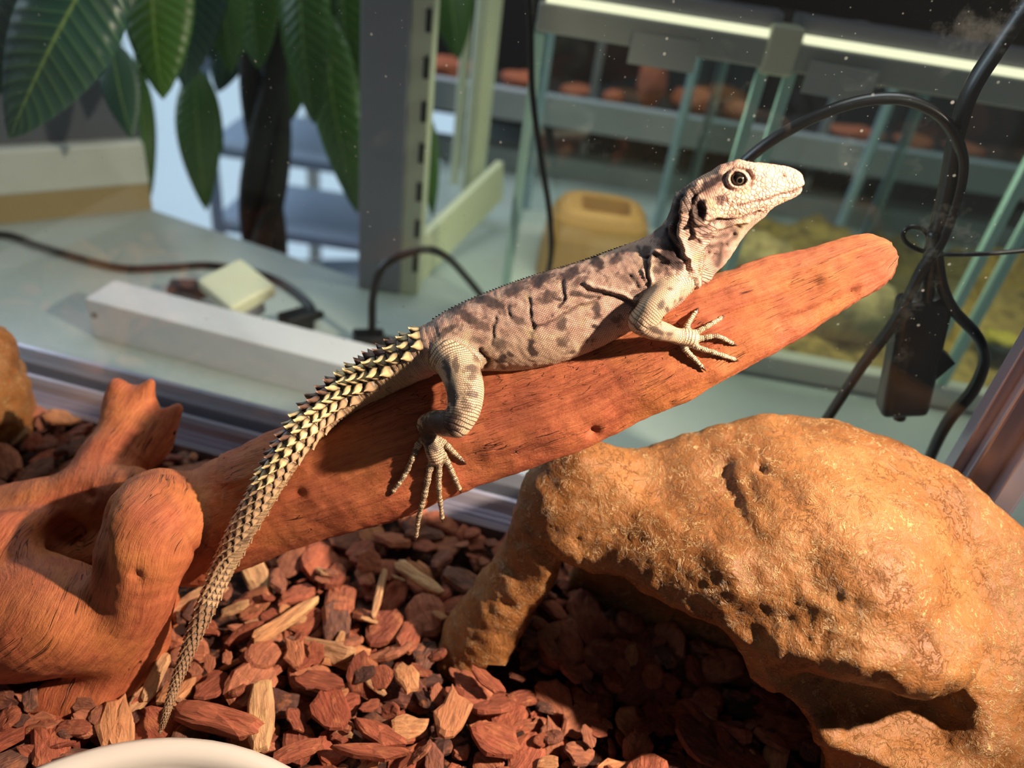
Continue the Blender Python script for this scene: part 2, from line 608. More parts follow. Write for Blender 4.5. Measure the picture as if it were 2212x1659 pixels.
knob = [
    (LOG_AXIS, 1),
    # lower roll of the root knot
    (chain_px([(-170, 1300, .262, 108), (-40, 1335, .252, 122), (90, 1335, .244, 128), (175, 1345, .243, 112), (240, 1360, .247, 92)], 5, 0.009), 1),
    # the hump that carries the branch
    (chain_px([(268, 1370, .247, 84), (292, 1270, .252, 88), (322, 1150, .266, 104), (345, 1110, .284, 90)], 5, 0.010), 1),
    (chain_px([(345, 1130, .285, 86), (430, 1160, .296, 84), (520, 1120, .298, 80)], 4, 0.014), 1),
    # upper roll running back to the left
    (chain_px([(-150, 1190, .300, 100), (-20, 1150, .305, 92), (90, 1112, .312, 80), (190, 1080, .318, 66), (280, 1060, .315, 52)], 5, 0.010), 1),
    (chain_px([(-130, 1260, .275, 110), (-60, 1230, .285, 100), (-20, 1200, .29, 80)], 4, 0.012), 1),
    (chain_px([(-70, 1190, .272, 84), (15, 1172, .278, 66), (66, 1150, .286, 42)], 4, 0.012), 1),
    (chain_px([(30, 1220, .302, 72), (140, 1205, .304, 74), (270, 1180, .302, 70)], 4, 0.008), 1),
    # nub beside the hole
    (chain_px([(20, 1215, .272, 52), (75, 1205, .270, 38)], 4, 0.012), 1),
    # foot standing in the bark
    (chain_px([(300, 1385, .252, 60), (258, 1455, .238, 58), (185, 1505, .226, 50), (112, 1522, .221, 42)], 5, 0.010), 1),
    (chain_px([(330, 1300, .285, 50), (360, 1370, .290, 40), (330, 1430, .282, 34)], 5, 0.010), 1),
    # broken side branch pointing back
    (chain_px([(200, 1060, .325, 60), (235, 1000, .342, 66), (285, 950, .358, 62), (300, 905, .370, 44)], 5, 0.012), 1),
    (chain_px([(285, 930, .362, 46), (262, 875, .370, 34), (255, 838, .374, 18), (250, 828, .375, 8)], 5, 0.010), 1),
    (chain_px([(275, 900, .368, 36), (312, 850, .374, 18), (326, 826, .376, 7)], 5, 0.010), 1),
    (chain_px([(320, 960, .358, 38), (352, 920, .364, 26), (380, 886, .370, 13), (386, 882, .371, 9)], 5, 0.010), 1),
    # round knot on the underside of the branch
    # eye of the knot
    (chain_px([(95, 1165, .262, 30), (120, 1160, .285, 32), (150, 1150, .298, 26)], 4, 0.008), -1),
    (chain_px([(110, 1158, .268, 16), (165, 1132, .276, 22), (225, 1108, .290, 26)], 4, 0.008), -1),
    (chain_px([(222, 1120, .262, 15), (208, 1200, .243, 18), (202, 1270, .234, 17), (198, 1320, .230, 11)], 4, 0.012), -1),
]
LOG = Solid(knob)
V, Q = surface(LOG, LOG.lo, LOG.hi, 0.0017)
V = relax(V, Q, 1)
_, S_, TH_, R_ = LOG_AXIS.local(V)
N = normals(V, Q)
px, py = to_px(V)
# grain runs along the branch, and curls with the rolls of the knot
onlog = np.clip((px - 400) / 90, 0, 1)
grain = np.stack([S_ * 1.0, TH_ * 0.030, np.zeros(len(V))], 1)
kn = np.stack([(V[:, 0] + 0.19) * 0.9 + 0.15 * V[:, 2], V[:, 2] * 1.0 + 0.8 * V[:, 1], np.zeros(len(V))], 1)
ang = np.arctan2(V[:, 2] - at(120, 1150, .27)[2], V[:, 0] - at(120, 1150, .27)[0])
rad = np.hypot(V[:, 2] - at(120, 1150, .27)[2], V[:, 0] - at(120, 1150, .27)[0])
kn = np.stack([V[:, 2] * .7 + V[:, 0] * .45, V[:, 0] * .75 - V[:, 2] * .35 + .02 * vnoise(V * 14), V[:, 1] * .6], 1)
G = kn * (1 - onlog[:, None]) + grain * onlog[:, None]
d = 0.0008 * fbm(G * np.array([18, 120, 20.]) + 3, 3) * (0.3 + onlog) + 0.0016 * fbm(V * 30, 2) + 0.0003 * fbm(V * 190, 2)
# long shallow trough and the raised seam below it
def seg_d(pts):
    D = np.full(len(V), 1e9)
    for (x0, y0), (x1, y1) in zip(pts[:-1], pts[1:]):
        ex, ey = x1 - x0, y1 - y0
        t = np.clip(((px - x0) * ex + (py - y0) * ey) / (ex * ex + ey * ey), 0, 1)
        D = np.minimum(D, np.hypot(px - x0 - t * ex, py - y0 - t * ey))
    return D
front = N[:, 1] < 0.1
d += np.where(front, 0.0022 * np.exp(-(seg_d([(1060, 975), (1220, 910), (1330, 858), (1460, 815), (1540, 790)]) / 26) ** 2), 0)
d -= np.where(front, 0.0012 * np.exp(-(seg_d([(1040, 930), (1190, 880), (1300, 835), (1420, 780), (1500, 745)]) / 34) ** 2), 0)
d -= np.where(front, 0.0020 * np.exp(-(seg_d([(1560, 690), (1660, 655), (1760, 610)]) / 16) ** 2), 0)
d -= np.where(front, 0.0022 * np.exp(-(seg_d([(1690, 700), (1770, 668), (1840, 630)]) / 13) ** 2), 0)
d -= np.where(front, 0.0035 * np.exp(-((px - 1283) ** 2 + (py - 934) ** 2) / 130), 0)
d -= np.where(front, 0.0035 * np.exp(-((px - 297) ** 2 + ((py - 1243) * .8) ** 2) / 110), 0)
d -= np.where(front, 0.0030 * np.exp(-((px - 190) ** 2 + (py - 1070) ** 2) / 160), 0)
d -= np.where(front, 0.0018 * np.exp(-(((px - 640) * .7) ** 2 + (py - 1066) ** 2) / 130), 0)
d -= np.where(front, 0.0016 * np.exp(-(seg_d([(345, 1060), (375, 1110), (400, 1160), (425, 1195)]) / 5) ** 2), 0)
V = V + N * d[:, None]
V[:, 2] = np.maximum(V[:, 2], -0.012)
me = np_mesh('driftwood', V, Q)
attr(me, 'grain', grain)
attr(me, 'swirl', kn)
attr(me, 'onlog', onlog)
attr(me, 'crackle', np.clip(np.exp(-(seg_d([(900, 900), (1100, 860), (1280, 800), (1400, 745), (1480, 720)]) / 60) ** 2) * front + 0.12, 0, 1))

t = NT('driftwood_grain')
ob = t.n('TexCoord').outputs['Object']
warp = t.noise(ob, 16, 3)
wgt = t.n('Attribute', attribute_name='onlog').outputs['Fac']
def both(fn):
    out = []
    for nm in ('swirl', 'grain'):
        g_ = t.n('Attribute', attribute_name=nm).outputs['Vector']
        gw = t.n('VectorMath', {0: g_, 1: t.vec(warp.outputs['Color'], (0.02, 0.014, 0.0))}, operation='ADD').outputs[0]
        out.append(fn(gw))
    return t.n('Mix', {0: wgt, 2: out[0], 3: out[1]}).outputs[0]
fib = both(lambda g: t.noise(t.vec(g, (20, 260, 60)), 1.0, 6, 0.65, 0.3).outputs[0])
fine = both(lambda g: t.noise(t.vec(g, (150, 1500, 200)), 1.0, 4, 0.65).outputs[0])
lng = both(lambda g: t.math('ABSOLUTE', t.math('SUBTRACT', t.noise(t.vec(g, (14, 210, 20)), 1.0, 3, 0.5, .4).outputs[0], .5)))
blot = t.noise(ob, 24, 5, 0.6)
col = t.ramp(fib, [(0.2, srgb(126, 60, 40)), (0.46, srgb(172, 92, 60)), (0.62, srgb(186, 106, 70)), (0.9, srgb(200, 128, 86))])
col = t.mix(t.rng(blot.outputs[0], .44, .72), col, srgb(196, 122, 68))
col = t.mix(t.rng(t.noise(ob, 10, 4, 0.6).outputs[0], .56, .74, 0, .8), col, srgb(116, 56, 44))
col = t.mix(t.rng(fine, .34, .52, 0.42, 0.0), col, srgb(110, 50, 34))
gv = t.n('Attribute', attribute_name='grain').outputs['Vector']
gvw = t.n('VectorMath', {0: gv, 1: t.vec(t.noise(ob, 110, 3).outputs['Color'], (0.006, 0.0022, 0.0))}, operation='ADD').outputs[0]
ck = t.n('TexVoronoi', {'Vector': t.vec(gvw, (75, 520, 1)), 'Scale': 1.0, 'Randomness': 1.0}, feature='DISTANCE_TO_EDGE', voronoi_dimensions='2D')
pat = t.math('ADD', t.n('Attribute', attribute_name='crackle').outputs['Fac'], t.math('MULTIPLY', t.math('SUBTRACT', t.noise(ob, 70, 3).outputs[0], 0.5), 1.2))
mk1 = t.math('MULTIPLY', t.rng(ck.outputs[0], 0.0, 0.030, 1, 0), t.rng(pat, .58, .75))
mk2 = t.math('MULTIPLY', t.rng(lng, 0.0, 0.010, 1, 0), t.rng(t.noise(ob, 40, 3).outputs[0], .52, .60))
crk = t.math('MAXIMUM', mk1, mk2)
col = t.mix(t.math('MULTIPLY', crk, 0.88), col, srgb(34, 14, 12))
h = t.math('SUBTRACT', t.math('ADD', t.math('MULTIPLY', fib, 0.7), t.math('MULTIPLY', fine, 0.6)), t.math('MULTIPLY', crk, 1.2))
h = t.math('ADD', h, t.math('MULTIPLY', t.noise(ob, 520, 4, .7).outputs[0], 0.4))
M_WOOD = t.bsdf(col, 0.64, h, 0.0012, 0.85, 0.3)
o = link('driftwood', me, M_WOOD)
tag(o, 'reddish-brown driftwood branch with a curled root knot, propped up on the resin cave', 'driftwood')
LOGV, LOGQ = V.copy(), Q.copy()
from mathutils.bvhtree import BVHTree
LOG_BVH = BVHTree.FromPolygons(LOGV.tolist(), LOGQ.tolist())
# ------------------------------------------------------------------ resin cave
ctrl = [(1250, 985, .136), (1200, 1012, .124), (1345, 985, .139), (1300, 1080, .127), (1560, 960, .150), (1600, 1080, .142), (1650, 1200, .138),
        (1760, 1330, .126), (1420, 930, .146), (1500, 895, .155), (1640, 858, .160), (1800, 872, .163), (1950, 926, .161), (2050, 996, .156),
        (2150, 1096, .146), (2200, 1170, .134), (1750, 1000, .159), (1900, 1100, .156), (1800, 1200, .147), (2000, 1250, .146),
        (1900, 1350, .133), (2050, 1350, .124), (2060, 1425, .112), (1400, 1010, .134), (1460, 1150, .126), (1380, 1190, .119),
        (1560, 1280, .121), (1700, 1390, .108), (2120, 1270, .122), (1480, 1040, .136), (2000, 1150, .150)]
cp = np.array([onz(*c) for c in ctrl])
def rbf(A):
    return np.sqrt(A + 0.02 ** 2)
D2 = ((cp[:, None, :2] - cp[None, :, :2]) ** 2).sum(-1)
n_ = len(cp)
K = np.zeros((n_ + 3, n_ + 3))
K[:n_, :n_] = rbf(D2) - np.eye(n_) * 1e-3
K[:n_, n_] = 1; K[:n_, n_ + 1:] = cp[:, :2]; K[n_, :n_] = 1; K[n_ + 1:, :n_] = cp[:, :2].T
wts = np.linalg.solve(K, np.concatenate([cp[:, 2], [0, 0, 0]]))
PLAN = np.array([(.022, .300), (.036, .290), (.060, .283), (.086, .266), (.104, .256), (.122, .250), (.142, .237), (.170, .229),
                 (.205, .222), (.262, .224), (.305, .250), (.318, .290), (.302, .326), (.262, .352), (.220, .369), (.185, .379), (.142, .378),
                 (.103, .360), (.070, .348), (.040, .341), (.026, .334), (.018, .316)])
def poly_sdf(P, poly):
    d = np.full(len(P), 1e9)
    ins = np.zeros(len(P), bool)
    m = len(poly)
    for i in range(m):
        a, b = poly[i], poly[(i + 1) % m]
        e = b - a
        w = P - a
        t = np.clip((w @ e) / (e @ e), 0, 1)
        d = np.minimum(d, np.hypot(*(w - t[:, None] * e).T))
        c = ((a[1] > P[:, 1]) != (b[1] > P[:, 1])) & (P[:, 0] < (b[0] - a[0]) * (P[:, 1] - a[1]) / (b[1] - a[1] + 1e-12) + a[0])
        ins ^= c
    return np.where(ins, -d, d)
# mouth: height of the arch along its foot line
MA, MB_ = np.array([.004, .283]), np.array([.200, .226])
mu = (MB_ - MA) / np.linalg.norm(MB_ - MA)
mn = np.array([-mu[1], mu[0]])
if mn[1] < 0: mn = -mn
ar = []
for x, y, z in [(1120, 1370, .032), (1170, 1280, .062), (1215, 1185, .092), (1300, 1217, .097), (1400, 1287, .098), (1480, 1322, .100), (1560, 1347, .099),
                (1640, 1452, .084), (1750, 1532, .069), (1790, 1600, .050), (1803, 1659, .034)]:
    p = onz(x, y, z)
    ar.append(((p[:2] - MA) @ mu, z))
ar = np.array([(0.012, -0.02)] + ar + [(.204, -0.02)])
od = np.argsort(ar[:, 0]); ar = ar[od]
HX0, HST = np.array([-.08, .17]), 0.003
_gx, _gy = np.meshgrid(np.arange(-.08, .37, HST), np.arange(.17, .43, HST), indexing='ij')
_q = np.stack([_gx.ravel(), _gy.ravel()], 1)
HT = np.clip(rbf(((_q[:, None, :] - cp[None, :, :2]) ** 2).sum(-1)) @ wts[:n_] + wts[n_] + _q @ wts[n_ + 1:], .04, .175).reshape(_gx.shape)
PT = poly_sdf(_q, PLAN).reshape(_gx.shape)
class Cave:
    lo = np.array([-.06, .19, -.02]); hi = np.array([.345, .405, .185])
    def __call__(s, P):
        q = P[:, :2]
        fi = (q - HX0) / HST
        ii = np.clip(fi.astype(int), 0, np.array(HT.shape) - 2)
        fr = np.clip(fi - ii, 0, 1)
        hgt = (HT[ii[:, 0], ii[:, 1]] * (1 - fr[:, 0]) + HT[ii[:, 0] + 1, ii[:, 1]] * fr[:, 0]) * (1 - fr[:, 1]) \
            + (HT[ii[:, 0], ii[:, 1] + 1] * (1 - fr[:, 0]) + HT[ii[:, 0] + 1, ii[:, 1] + 1] * fr[:, 0]) * fr[:, 1]
        top = (P[:, 2] - hgt) * 0.85
        fp = (PT[ii[:, 0], ii[:, 1]] * (1 - fr[:, 0]) + PT[ii[:, 0] + 1, ii[:, 1]] * fr[:, 0]) * (1 - fr[:, 1]) \
            + (PT[ii[:, 0], ii[:, 1] + 1] * (1 - fr[:, 0]) + PT[ii[:, 0] + 1, ii[:, 1] + 1] * fr[:, 0]) * fr[:, 1]
        pl = fp
        side = pl + 0.10 * (P[:, 2] - 0.06) * np.clip((P[:, 1] - .27) / .05, 0, 1)
        f = smax(top, side, 0.022)
        # left leg leans outward, a pillar under the corner
        f = smin(f, LEG(P), 0.014)
        f = smin(f, LEDGE(P), 0.006)
        f = smin(f, LEDGE2(P), 0.008)
        f = smin(f, BUMP(P), 0.012)
        # hollow
        u = (q - MA) @ mu
        v = (q - MA) @ mn
        arch = np.interp(u, ar[:, 0], ar[:, 1])
        lim = arch - np.clip(v, 0, 1) * 0.10 - 0.004
        hol = (P[:, 2] - lim) * 0.75
        hol = np.maximum(hol, v - 0.075)
        f = smax(f, -hol, 0.007)
        f = smax(f, -CUT(P), 0.012)
        # its back stands clear of the track, the pane and the corner post
        f = smax(f, back_v(P) - back_lim(P) + .003, 0.004)
        f = smax(f, -.020 - P[:, 2], 0.0)
        return f
def back_v(P):
    return (P[:, :2] - GB) @ gn
def back_lim(P):
    u = (P[:, :2] - GB) @ ge
    lim = np.where(P[:, 2] < .036, -.0355, -.0125)
    return np.where((u > .245) & (u < .32), -.0375, lim)
LEG = Chain(spline([at(1205, 1075, .318), onz(1150, 1200, .072), onz(1092, 1300, .038), onz(1040, 1400, .002), onz(1030, 1420, -.012)], 4), spline([[.017], [.0150], [.0175], [.021], [.022]], 4)[:, 0], spline([[.020], [.018], [.021], [.026], [.028]], 4)[:, 0])
LEDGE = Chain([onz(1690, 1370, .106), onz(1850, 1375, .118), onz(1960, 1395, .113), onz(2050, 1405, .112)], [.010, .014, .016, .014], [.014, .020, .022, .016])
LEDGE2 = Chain([onz(1820, 1540, .072), onz(1900, 1560, .070), onz(2000, 1580, .068), onz(2120, 1560, .066)], [.014, .016, .018, .02], [.018, .022, .026, .03])
BUMP = Ball(onz(1252, 1010, .125), (.020, .016, .014), k=0.012)
_o = np.array([0, -.013, -.003])
CUT = Chain([onz(1740, 1440, .090) + _o, onz(1870, 1478, .086) + _o, onz(2010, 1500, .085) + _o], [.010, .018, .015], [.016, .022, .020])
cave = Cave()
V, Q = surface(cave, cave.lo, cave.hi, 0.0024, margin=0.012)
V = relax(V, Q, 2)
N = normals(V, Q)
px, py = to_px(V)
topw = np.clip(N[:, 2] * 1.6 - 0.5, 0, 1)
def seg_d(pts):
    D = np.full(len(V), 1e9)
    for (x0, y0), (x1, y1) in zip(pts[:-1], pts[1:]):
        ex, ey = x1 - x0, y1 - y0
        t = np.clip(((px - x0) * ex + (py - y0) * ey) / (ex * ex + ey * ey), 0, 1)
        D = np.minimum(D, np.hypot(px - x0 - t * ex, py - y0 - t * ey))
    return D
d = 0.0022 * fbm(V * 34 + 5, 2) + (1 - topw) * 0.0012 * np.abs(fbm(V * 48 + 2, 3)) + (1 - topw) * 0.0012 * (ridged(V * 55, 4) - .4) + 0.0005 * ridged(V * np.array([170, 130, 170.]), 3)
# creases of the top: a long broken step from the back edge towards the mouth
vis = (N[:, 2] > 0.0) * np.clip(.55 + .9 * fbm(V * 60 + 8, 2), 0, 1.2)
d -= vis * 0.0030 * np.exp(-(seg_d([(1548, 955), (1570, 990), (1555, 1030), (1590, 1075)]) / 16) ** 2)
d -= vis * 0.0005 * np.exp(-(seg_d([(1600, 1100), (1640, 1180), (1680, 1235), (1725, 1290)]) / 18) ** 2)
d -= vis * 0.0007 * np.exp(-(seg_d([(1660, 1235), (1715, 1275)]) / 24) ** 2)
d -= vis * 0.0030 * np.exp(-(seg_d([(1400, 1065), (1470, 1090), (1540, 1060)]) / 30) ** 2)
d += vis * 0.0028 * np.exp(-(seg_d([(1270, 1000), (1400, 1110), (1520, 1160), (1600, 1260)]) / 30) ** 2)
d -= vis * 0.0028 * np.exp(-(seg_d([(1640, 1010), (1690, 1050)]) / 8) ** 2)
d += vis * 0.0012 * np.exp(-(seg_d([(1610, 1070), (1650, 1160), (1740, 1270), (1800, 1330)]) / 12) ** 2)
V = V + N * d[:, None]
V[:, :2] -= np.maximum(back_v(V) - back_lim(V), 0)[:, None] * gn
V[:, 2] = np.maximum(V[:, 2], -.0235)
ROCKV, ROCKQ = V.copy(), Q.copy()
me = np_mesh('rock_cave', V, Q)
# raised flecks were dry-brushed pale when the piece was painted
t = NT('painted_resin')
ob = t.n('TexCoord').outputs['Object']
wv = t.n('VectorMath', {0: ob, 1: t.vec(t.noise(ob, 60, 3).outputs['Color'], (.012, .012, .012))}, operation='ADD').outputs[0]
n1 = t.noise(wv, 150, 5, 0.62, 0.6)
rid = t.math('ABSOLUTE', t.math('SUBTRACT', n1.outputs[0], 0.5))
line = t.rng(rid, 0.0, 0.026, 1, 0)
mask = t.rng(t.noise(ob, 38, 3).outputs[0], .40, .54)
n2 = t.noise(ob, 22, 5, .6)
base = t.ramp(n2.outputs[0], [(.25, srgb(104, 65, 34)), (.5, srgb(138, 90, 48)), (.75, srgb(160, 110, 62))])
base = t.mix(t.rng(t.noise(ob, 330, 3).outputs[0], .55, .75, 0, .35), base, srgb(120, 62, 30))
colr = t.mix(t.math('MULTIPLY', t.math('MULTIPLY', line, mask), 0.8), base, srgb(230, 188, 130))
sp = t.n('TexVoronoi', {'Vector': ob, 'Scale': 240.0})
colr = t.mix(t.rng(sp.outputs[0], .0, .12, .35, 0), colr, srgb(225, 165, 95))
hh = t.math('ADD', t.math('MULTIPLY', line, 0.35), t.math('ADD', t.math('MULTIPLY', n1.outputs[0], 0.9), t.math('MULTIPLY', t.noise(ob, 520, 4, .65).outputs[0], 0.5)))
M_ROCK = t.bsdf(colr, t.rng(n2.outputs[0], .3, .7, .38, .52), hh, 0.0014, 0.9, 0.32)
o = link('rock_cave', me, M_ROCK)
ROCK_BVH = BVHTree.FromPolygons(ROCKV.tolist(), ROCKQ.tolist())
tag(o, 'large tan resin rock cave with an arched dark mouth and flat fleck-painted top', 'rock cave')
# ------------------------------------------------------------------ spiny-tailed lizard
DUP = (0, .50, .86)          # the back is turned a little away, as the body leans on the branch
TRUNK = chain_px([
    (346, 1582, .209, 4, 4), (358, 1545, .213, 7, 7), (375, 1490, .222, 9.5, 9.5), (393, 1440, .230, 12, 12), (412, 1390, .238, 14.5, 14.5),
    (437, 1330, .247, 18, 18), (463, 1270, .257, 22, 22), (490, 1210, .266, 25, 25), (520, 1150, .271, 27, 27), (555, 1090, .277, 29, 29),
    (590, 1030, .284, 31, 31), (628, 970, .292, 34, 33), (664, 924, .300, 37, 36), (705, 883, .308, 39, 38), (762, 843, .315, 42, 41),
    (822, 811, .319, 46, 45), (880, 780, .321, 50, 49), (940, 752, .323, 55, 54), (1000, 732, .326, 70, 62), (1060, 719, .329, 84, 70),
    (1130, 704, .331, 95, 77), (1200, 684, .333, 98, 79), (1280, 655, .336, 93, 75), (1350, 622, .339, 86, 69), (1410, 587, .341, 76, 62),
    (1450, 545, .342, 61, 53), (1480, 500, .343, 51, 45), (1505, 458, .344, 47, 41)], 5, 0.006, up=DUP)
HEAD = chain_px([
    (1500, 452, .344, 50, 41), (1540, 430, .345, 56, 44), (1580, 419, .346, 60, 44), (1620, 408, .347, 55, 38), (1660, 401, .348, 47, 32),
    (1692, 397, .349, 38, 26), (1710, 394, .349, 31, 21), (1718, 392, .349, 25, 17)], 5, 0.006, up=(-.12, .46, .88))
THROAT = chain_px([(1640, 456, .348, 14, 13), (1600, 478, .346, 26, 20), (1565, 510, .344, 36, 23), (1535, 550, .342, 38, 20), (1514, 588, .340, 24, 12)],
                  4, 0.007, up=(-.8, .3, .5))
CHEST = chain_px([(1380, 630, .338, 56, 52), (1440, 598, .340, 54, 48), (1482, 585, .341, 34, 26)], 4, 0.010, up=DUP)
LUP = (0.1, -1.0, 0.35)
ARM = chain_px([(1462, 606, .333, 28), (1440, 634, .324, 30), (1408, 668, .3175, 29), (1387, 694, .316, 27)], 5, 0.004, up=LUP)
FARM = chain_px([(1387, 696, .316, 26), (1408, 709, .3165, 24), (1438, 718, .320, 20), (1466, 727, .3240, 15)], 5, 0.003, up=LUP)
PALM = chain_px([(1464, 727, .3245, 14), (1484, 729, .3250, 17), (1494, 732, .3252, 14)], 4, 0.003, up=LUP)
THIGH = chain_px([(972, 770, .3135, 42), (992, 800, .3065, 43), (1005, 840, .298, 41), (1002, 885, .290, 36), (988, 912, .2865, 30)], 5, 0.005, up=LUP)
SHANK = chain_px([(986, 914, .2865, 29), (962, 914, .290, 29), (938, 912, .2945, 25), (922, 918, .2965, 18)], 5, 0.003, up=LUP)
FOOT = chain_px([(922, 916, .2965, 19), (929, 945, .2945, 18), (938, 975, .2915, 19), (942, 990, .291, 15)], 4, 0.003, up=LUP)
def toe(rows, r0, r1, lift=0.8, air=None):
    out = []
    R = spline(rows, 4)
    n = len(R)
    last = None
    for i, (x, y) in enumerate(R):
        q_ = LOG_BVH.ray_cast(Vector(CAM), Vector(ray(x, y)).normalized())[0]
        Y = q_[1] if q_ is not None and q_[1] < .36 else None
        if Y is None or (last is not None and abs(Y - last) > 0.006):
            Y = last
        r = r0 + (r1 - r0) * i / (n - 1)
        r *= 1 + 0.13 * math.cos(i * math.pi)     # pads of the toe joints
        out.append((x, y, Y, r))
        last = Y
    Ys = [q[2] for q in out]
    first = next(v for v in Ys if v is not None)
    Ys = [first if v is None else v for v in Ys]
    P = np.array([at(q[0], q[1], Y) for q, Y in zip(out, Ys)])
    sc = pxm(P[0])
    rad = np.array([q[3] for q in out]) * sc
    view = (CAM - P) / np.linalg.norm(CAM - P, axis=1)[:, None]
    arc = np.sin(np.linspace(0, 1, n) * math.pi) * 0.0012
    P = P + view * (rad * lift + arc)[:, None]
    return Chain(P, rad, None, LUP, 0.0016)
FINGERS = [toe(r, 7.5, 4.6) for r in (
    [(1484, 722), (1484, 704), (1493, 688), (1502, 675)],
    [(1488, 724), (1502, 718), (1528, 705), (1557, 687)],
    [(1492, 732), (1515, 731), (1548, 726), (1581, 741)],
    [(1488, 738), (1506, 750), (1540, 761), (1586, 776)],
    [(1474, 740), (1480, 755), (1498, 773), (1515, 791)])]
TOES = [toe(r, 8.5, 5.0) for r in (
    [(938, 950), (958, 955), (978, 975), (996, 992)],
    [(942, 968), (958, 982), (976, 1018), (992, 1055)],
    [(942, 978), (949, 1000), (948, 1053), (955, 1118)],
    [(936, 980), (929, 1010), (918, 1066), (905, 1115), (899, 1158)],
    [(924, 940), (903, 962), (892, 990), (872, 1030), (850, 1060)])]
# limbs on the far side, folded against the branch
def far(ch, dy, shift=(0, 0, 0)):
    P = ch.p.copy()
    yb = 0.342 if P[:, 0].mean() > 0.03 else 0.328
    P[:, 1] = 2 * yb - P[:, 1] + dy
    return Chain(P + np.array(shift), ch.a, ch.b, (0, 1, .3), ch.k)
FAR = [far(ARM, -.002, (-.012, 0, -.004)), far(FARM, -.006, (-.012, 0, -.006)), far(THIGH, -.004, (0.004, 0, -.004)), far(SHANK, -.008, (0.004, 0, -.006)), far(FOOT, -.010, (.004, 0, -.006))]
FAR += [Chain([FAR[1].p[-1], FAR[1].p[-1] + np.array([.012 + .003 * i, .004 + .002 * i, -.004 - .004 * i])], [.0018, .0011], None, (0, 1, 0), .002) for i in range(-2, 3)]
FAR += [Chain([FAR[4].p[-1], FAR[4].p[-1] + np.array([-.010 + .006 * i, .005, -.018])], [.0019, .0011], None, (0, 1, 0), .002) for i in range(5)]
# brow, eyelid ring, ear rim
EYE_C = at(1594, 388, .346)
near_head = lambda px_, py_: hit(px_, py_, lambda P: HEAD(P), .25, .6)
EYE_S = near_head(1594, 388)
BROW = Chain([near_head(1560, 368), near_head(1592, 361), near_head(1628, 372), near_head(1650, 378)], [.0016, .0028, .0026, .0012], None, LUP, .005)
LIZ = Solid([(p, 1) for p in [TRUNK, HEAD, THROAT, CHEST, ARM, FARM, PALM, THIGH, SHANK, FOOT, BROW] + FINGERS + TOES + FAR])
V, Q = surface(LIZ, LIZ.lo, LIZ.hi, 0.00070, margin=0.004)
V = relax(V, Q, 1, 0.4)
N = normals(V, Q)
px, py = to_px(V)
# which part each point belongs to, with length along and girth coordinates for the scales
parts = [(TRUNK, .00074), (HEAD, .0006), (THROAT, .00055), (CHEST, .0006), (ARM, .00072), (FARM, .0007), (PALM, .0007), (THIGH, .00078), (SHANK, .0008), (FOOT, .0008)] \
    + [(c, .0009) for c in FINGERS + TOES] + [(c, .0008) for c in FAR]
def smooth_len(c, P):
    """length along a chain, eased around its bends"""
    n = max(6, int(c.len[-1] / .0012))
    s_ = np.linspace(0, c.len[-1], n)
    pp = np.stack([np.interp(s_, c.len, c.p[:, k]) for k in range(3)], 1).astype(np.float32)
    sg = .55 * float(np.mean(np.maximum(c.a, c.b))) + .0012
    out = np.empty(len(P))
    P = P.astype(np.float32)
    for k in range(0, len(P), 20000):
        q = P[k:k + 20000]
        D = (q * q).sum(1)[:, None] + (pp * pp).sum(1)[None] - 2 * q @ pp.T
        w = np.exp(-(D - D.min(1)[:, None]) / (2 * sg * sg))
        out[k:k + 20000] = (w @ s_) / w.sum(1)
    return out
best = np.full(len(V), 1e9); reg = np.zeros(len(V), int); SUV = np.zeros((len(V), 3)); SV = np.zeros(len(V)); THV = np.zeros(len(V))
for i, (c, per) in enumerate(parts):
    lo, hi = c.lo - .02, c.hi + .02
    m = ((V > lo) & (V < hi)).all(1)
    if not m.any():
        continue
    dd, S_, TH_, R_ = c.local(V[m])
    if i == 0: dd = dd - 0.0004
    idx = np.nonzero(m)[0]
    b = dd < best[idx]
    j = idx[b]
    best[j] = dd[b]; reg[j] = i; SV[j] = S_[b]; THV[j] = TH_[b]
    rr = R_.mean() if i == 0 else R_[b]
    sl = smooth_len(c, V[j])
    SUV[j] = np.stack([TH_[b] * (0.017 if i == 0 else rr) / per, sl / per, np.full(b.sum(), i * 1.0)], 1)
def seg_d(pts):
    D = np.full(len(V), 1e9)
    for (x0, y0), (x1, y1) in zip(pts[:-1], pts[1:]):
        ex, ey = x1 - x0, y1 - y0
        t = np.clip(((px - x0) * ex + (py - y0) * ey) / (ex * ex + ey * ey), 0, 1)
        D = np.minimum(D, np.hypot(px - x0 - t * ex, py - y0 - t * ey))
    return D
pxr, pyr = px, py
px = px + 5 * vnoise(V * 170) + 2.5 * vnoise(V * 420 + 3)
py = py + 5 * vnoise(V * 170 + 31) + 2.5 * vnoise(V * 420 + 47)
body = np.isin(reg, [0, 1, 2, 3])
d = np.zeros(len(V)); dark = np.zeros(len(V)); pale = np.zeros(len(V))
def ridge(pts, wd, hgt, dk=0.0, pl=0.0, who=body):
    global d, dark, pale
    e = np.exp(-(seg_d(pts) / wd) ** 2) * who
    d += e * hgt
    if dk: dark = np.maximum(dark, e * dk)
    if pl: pale = np.maximum(pale, e * pl)
mm = 0.001
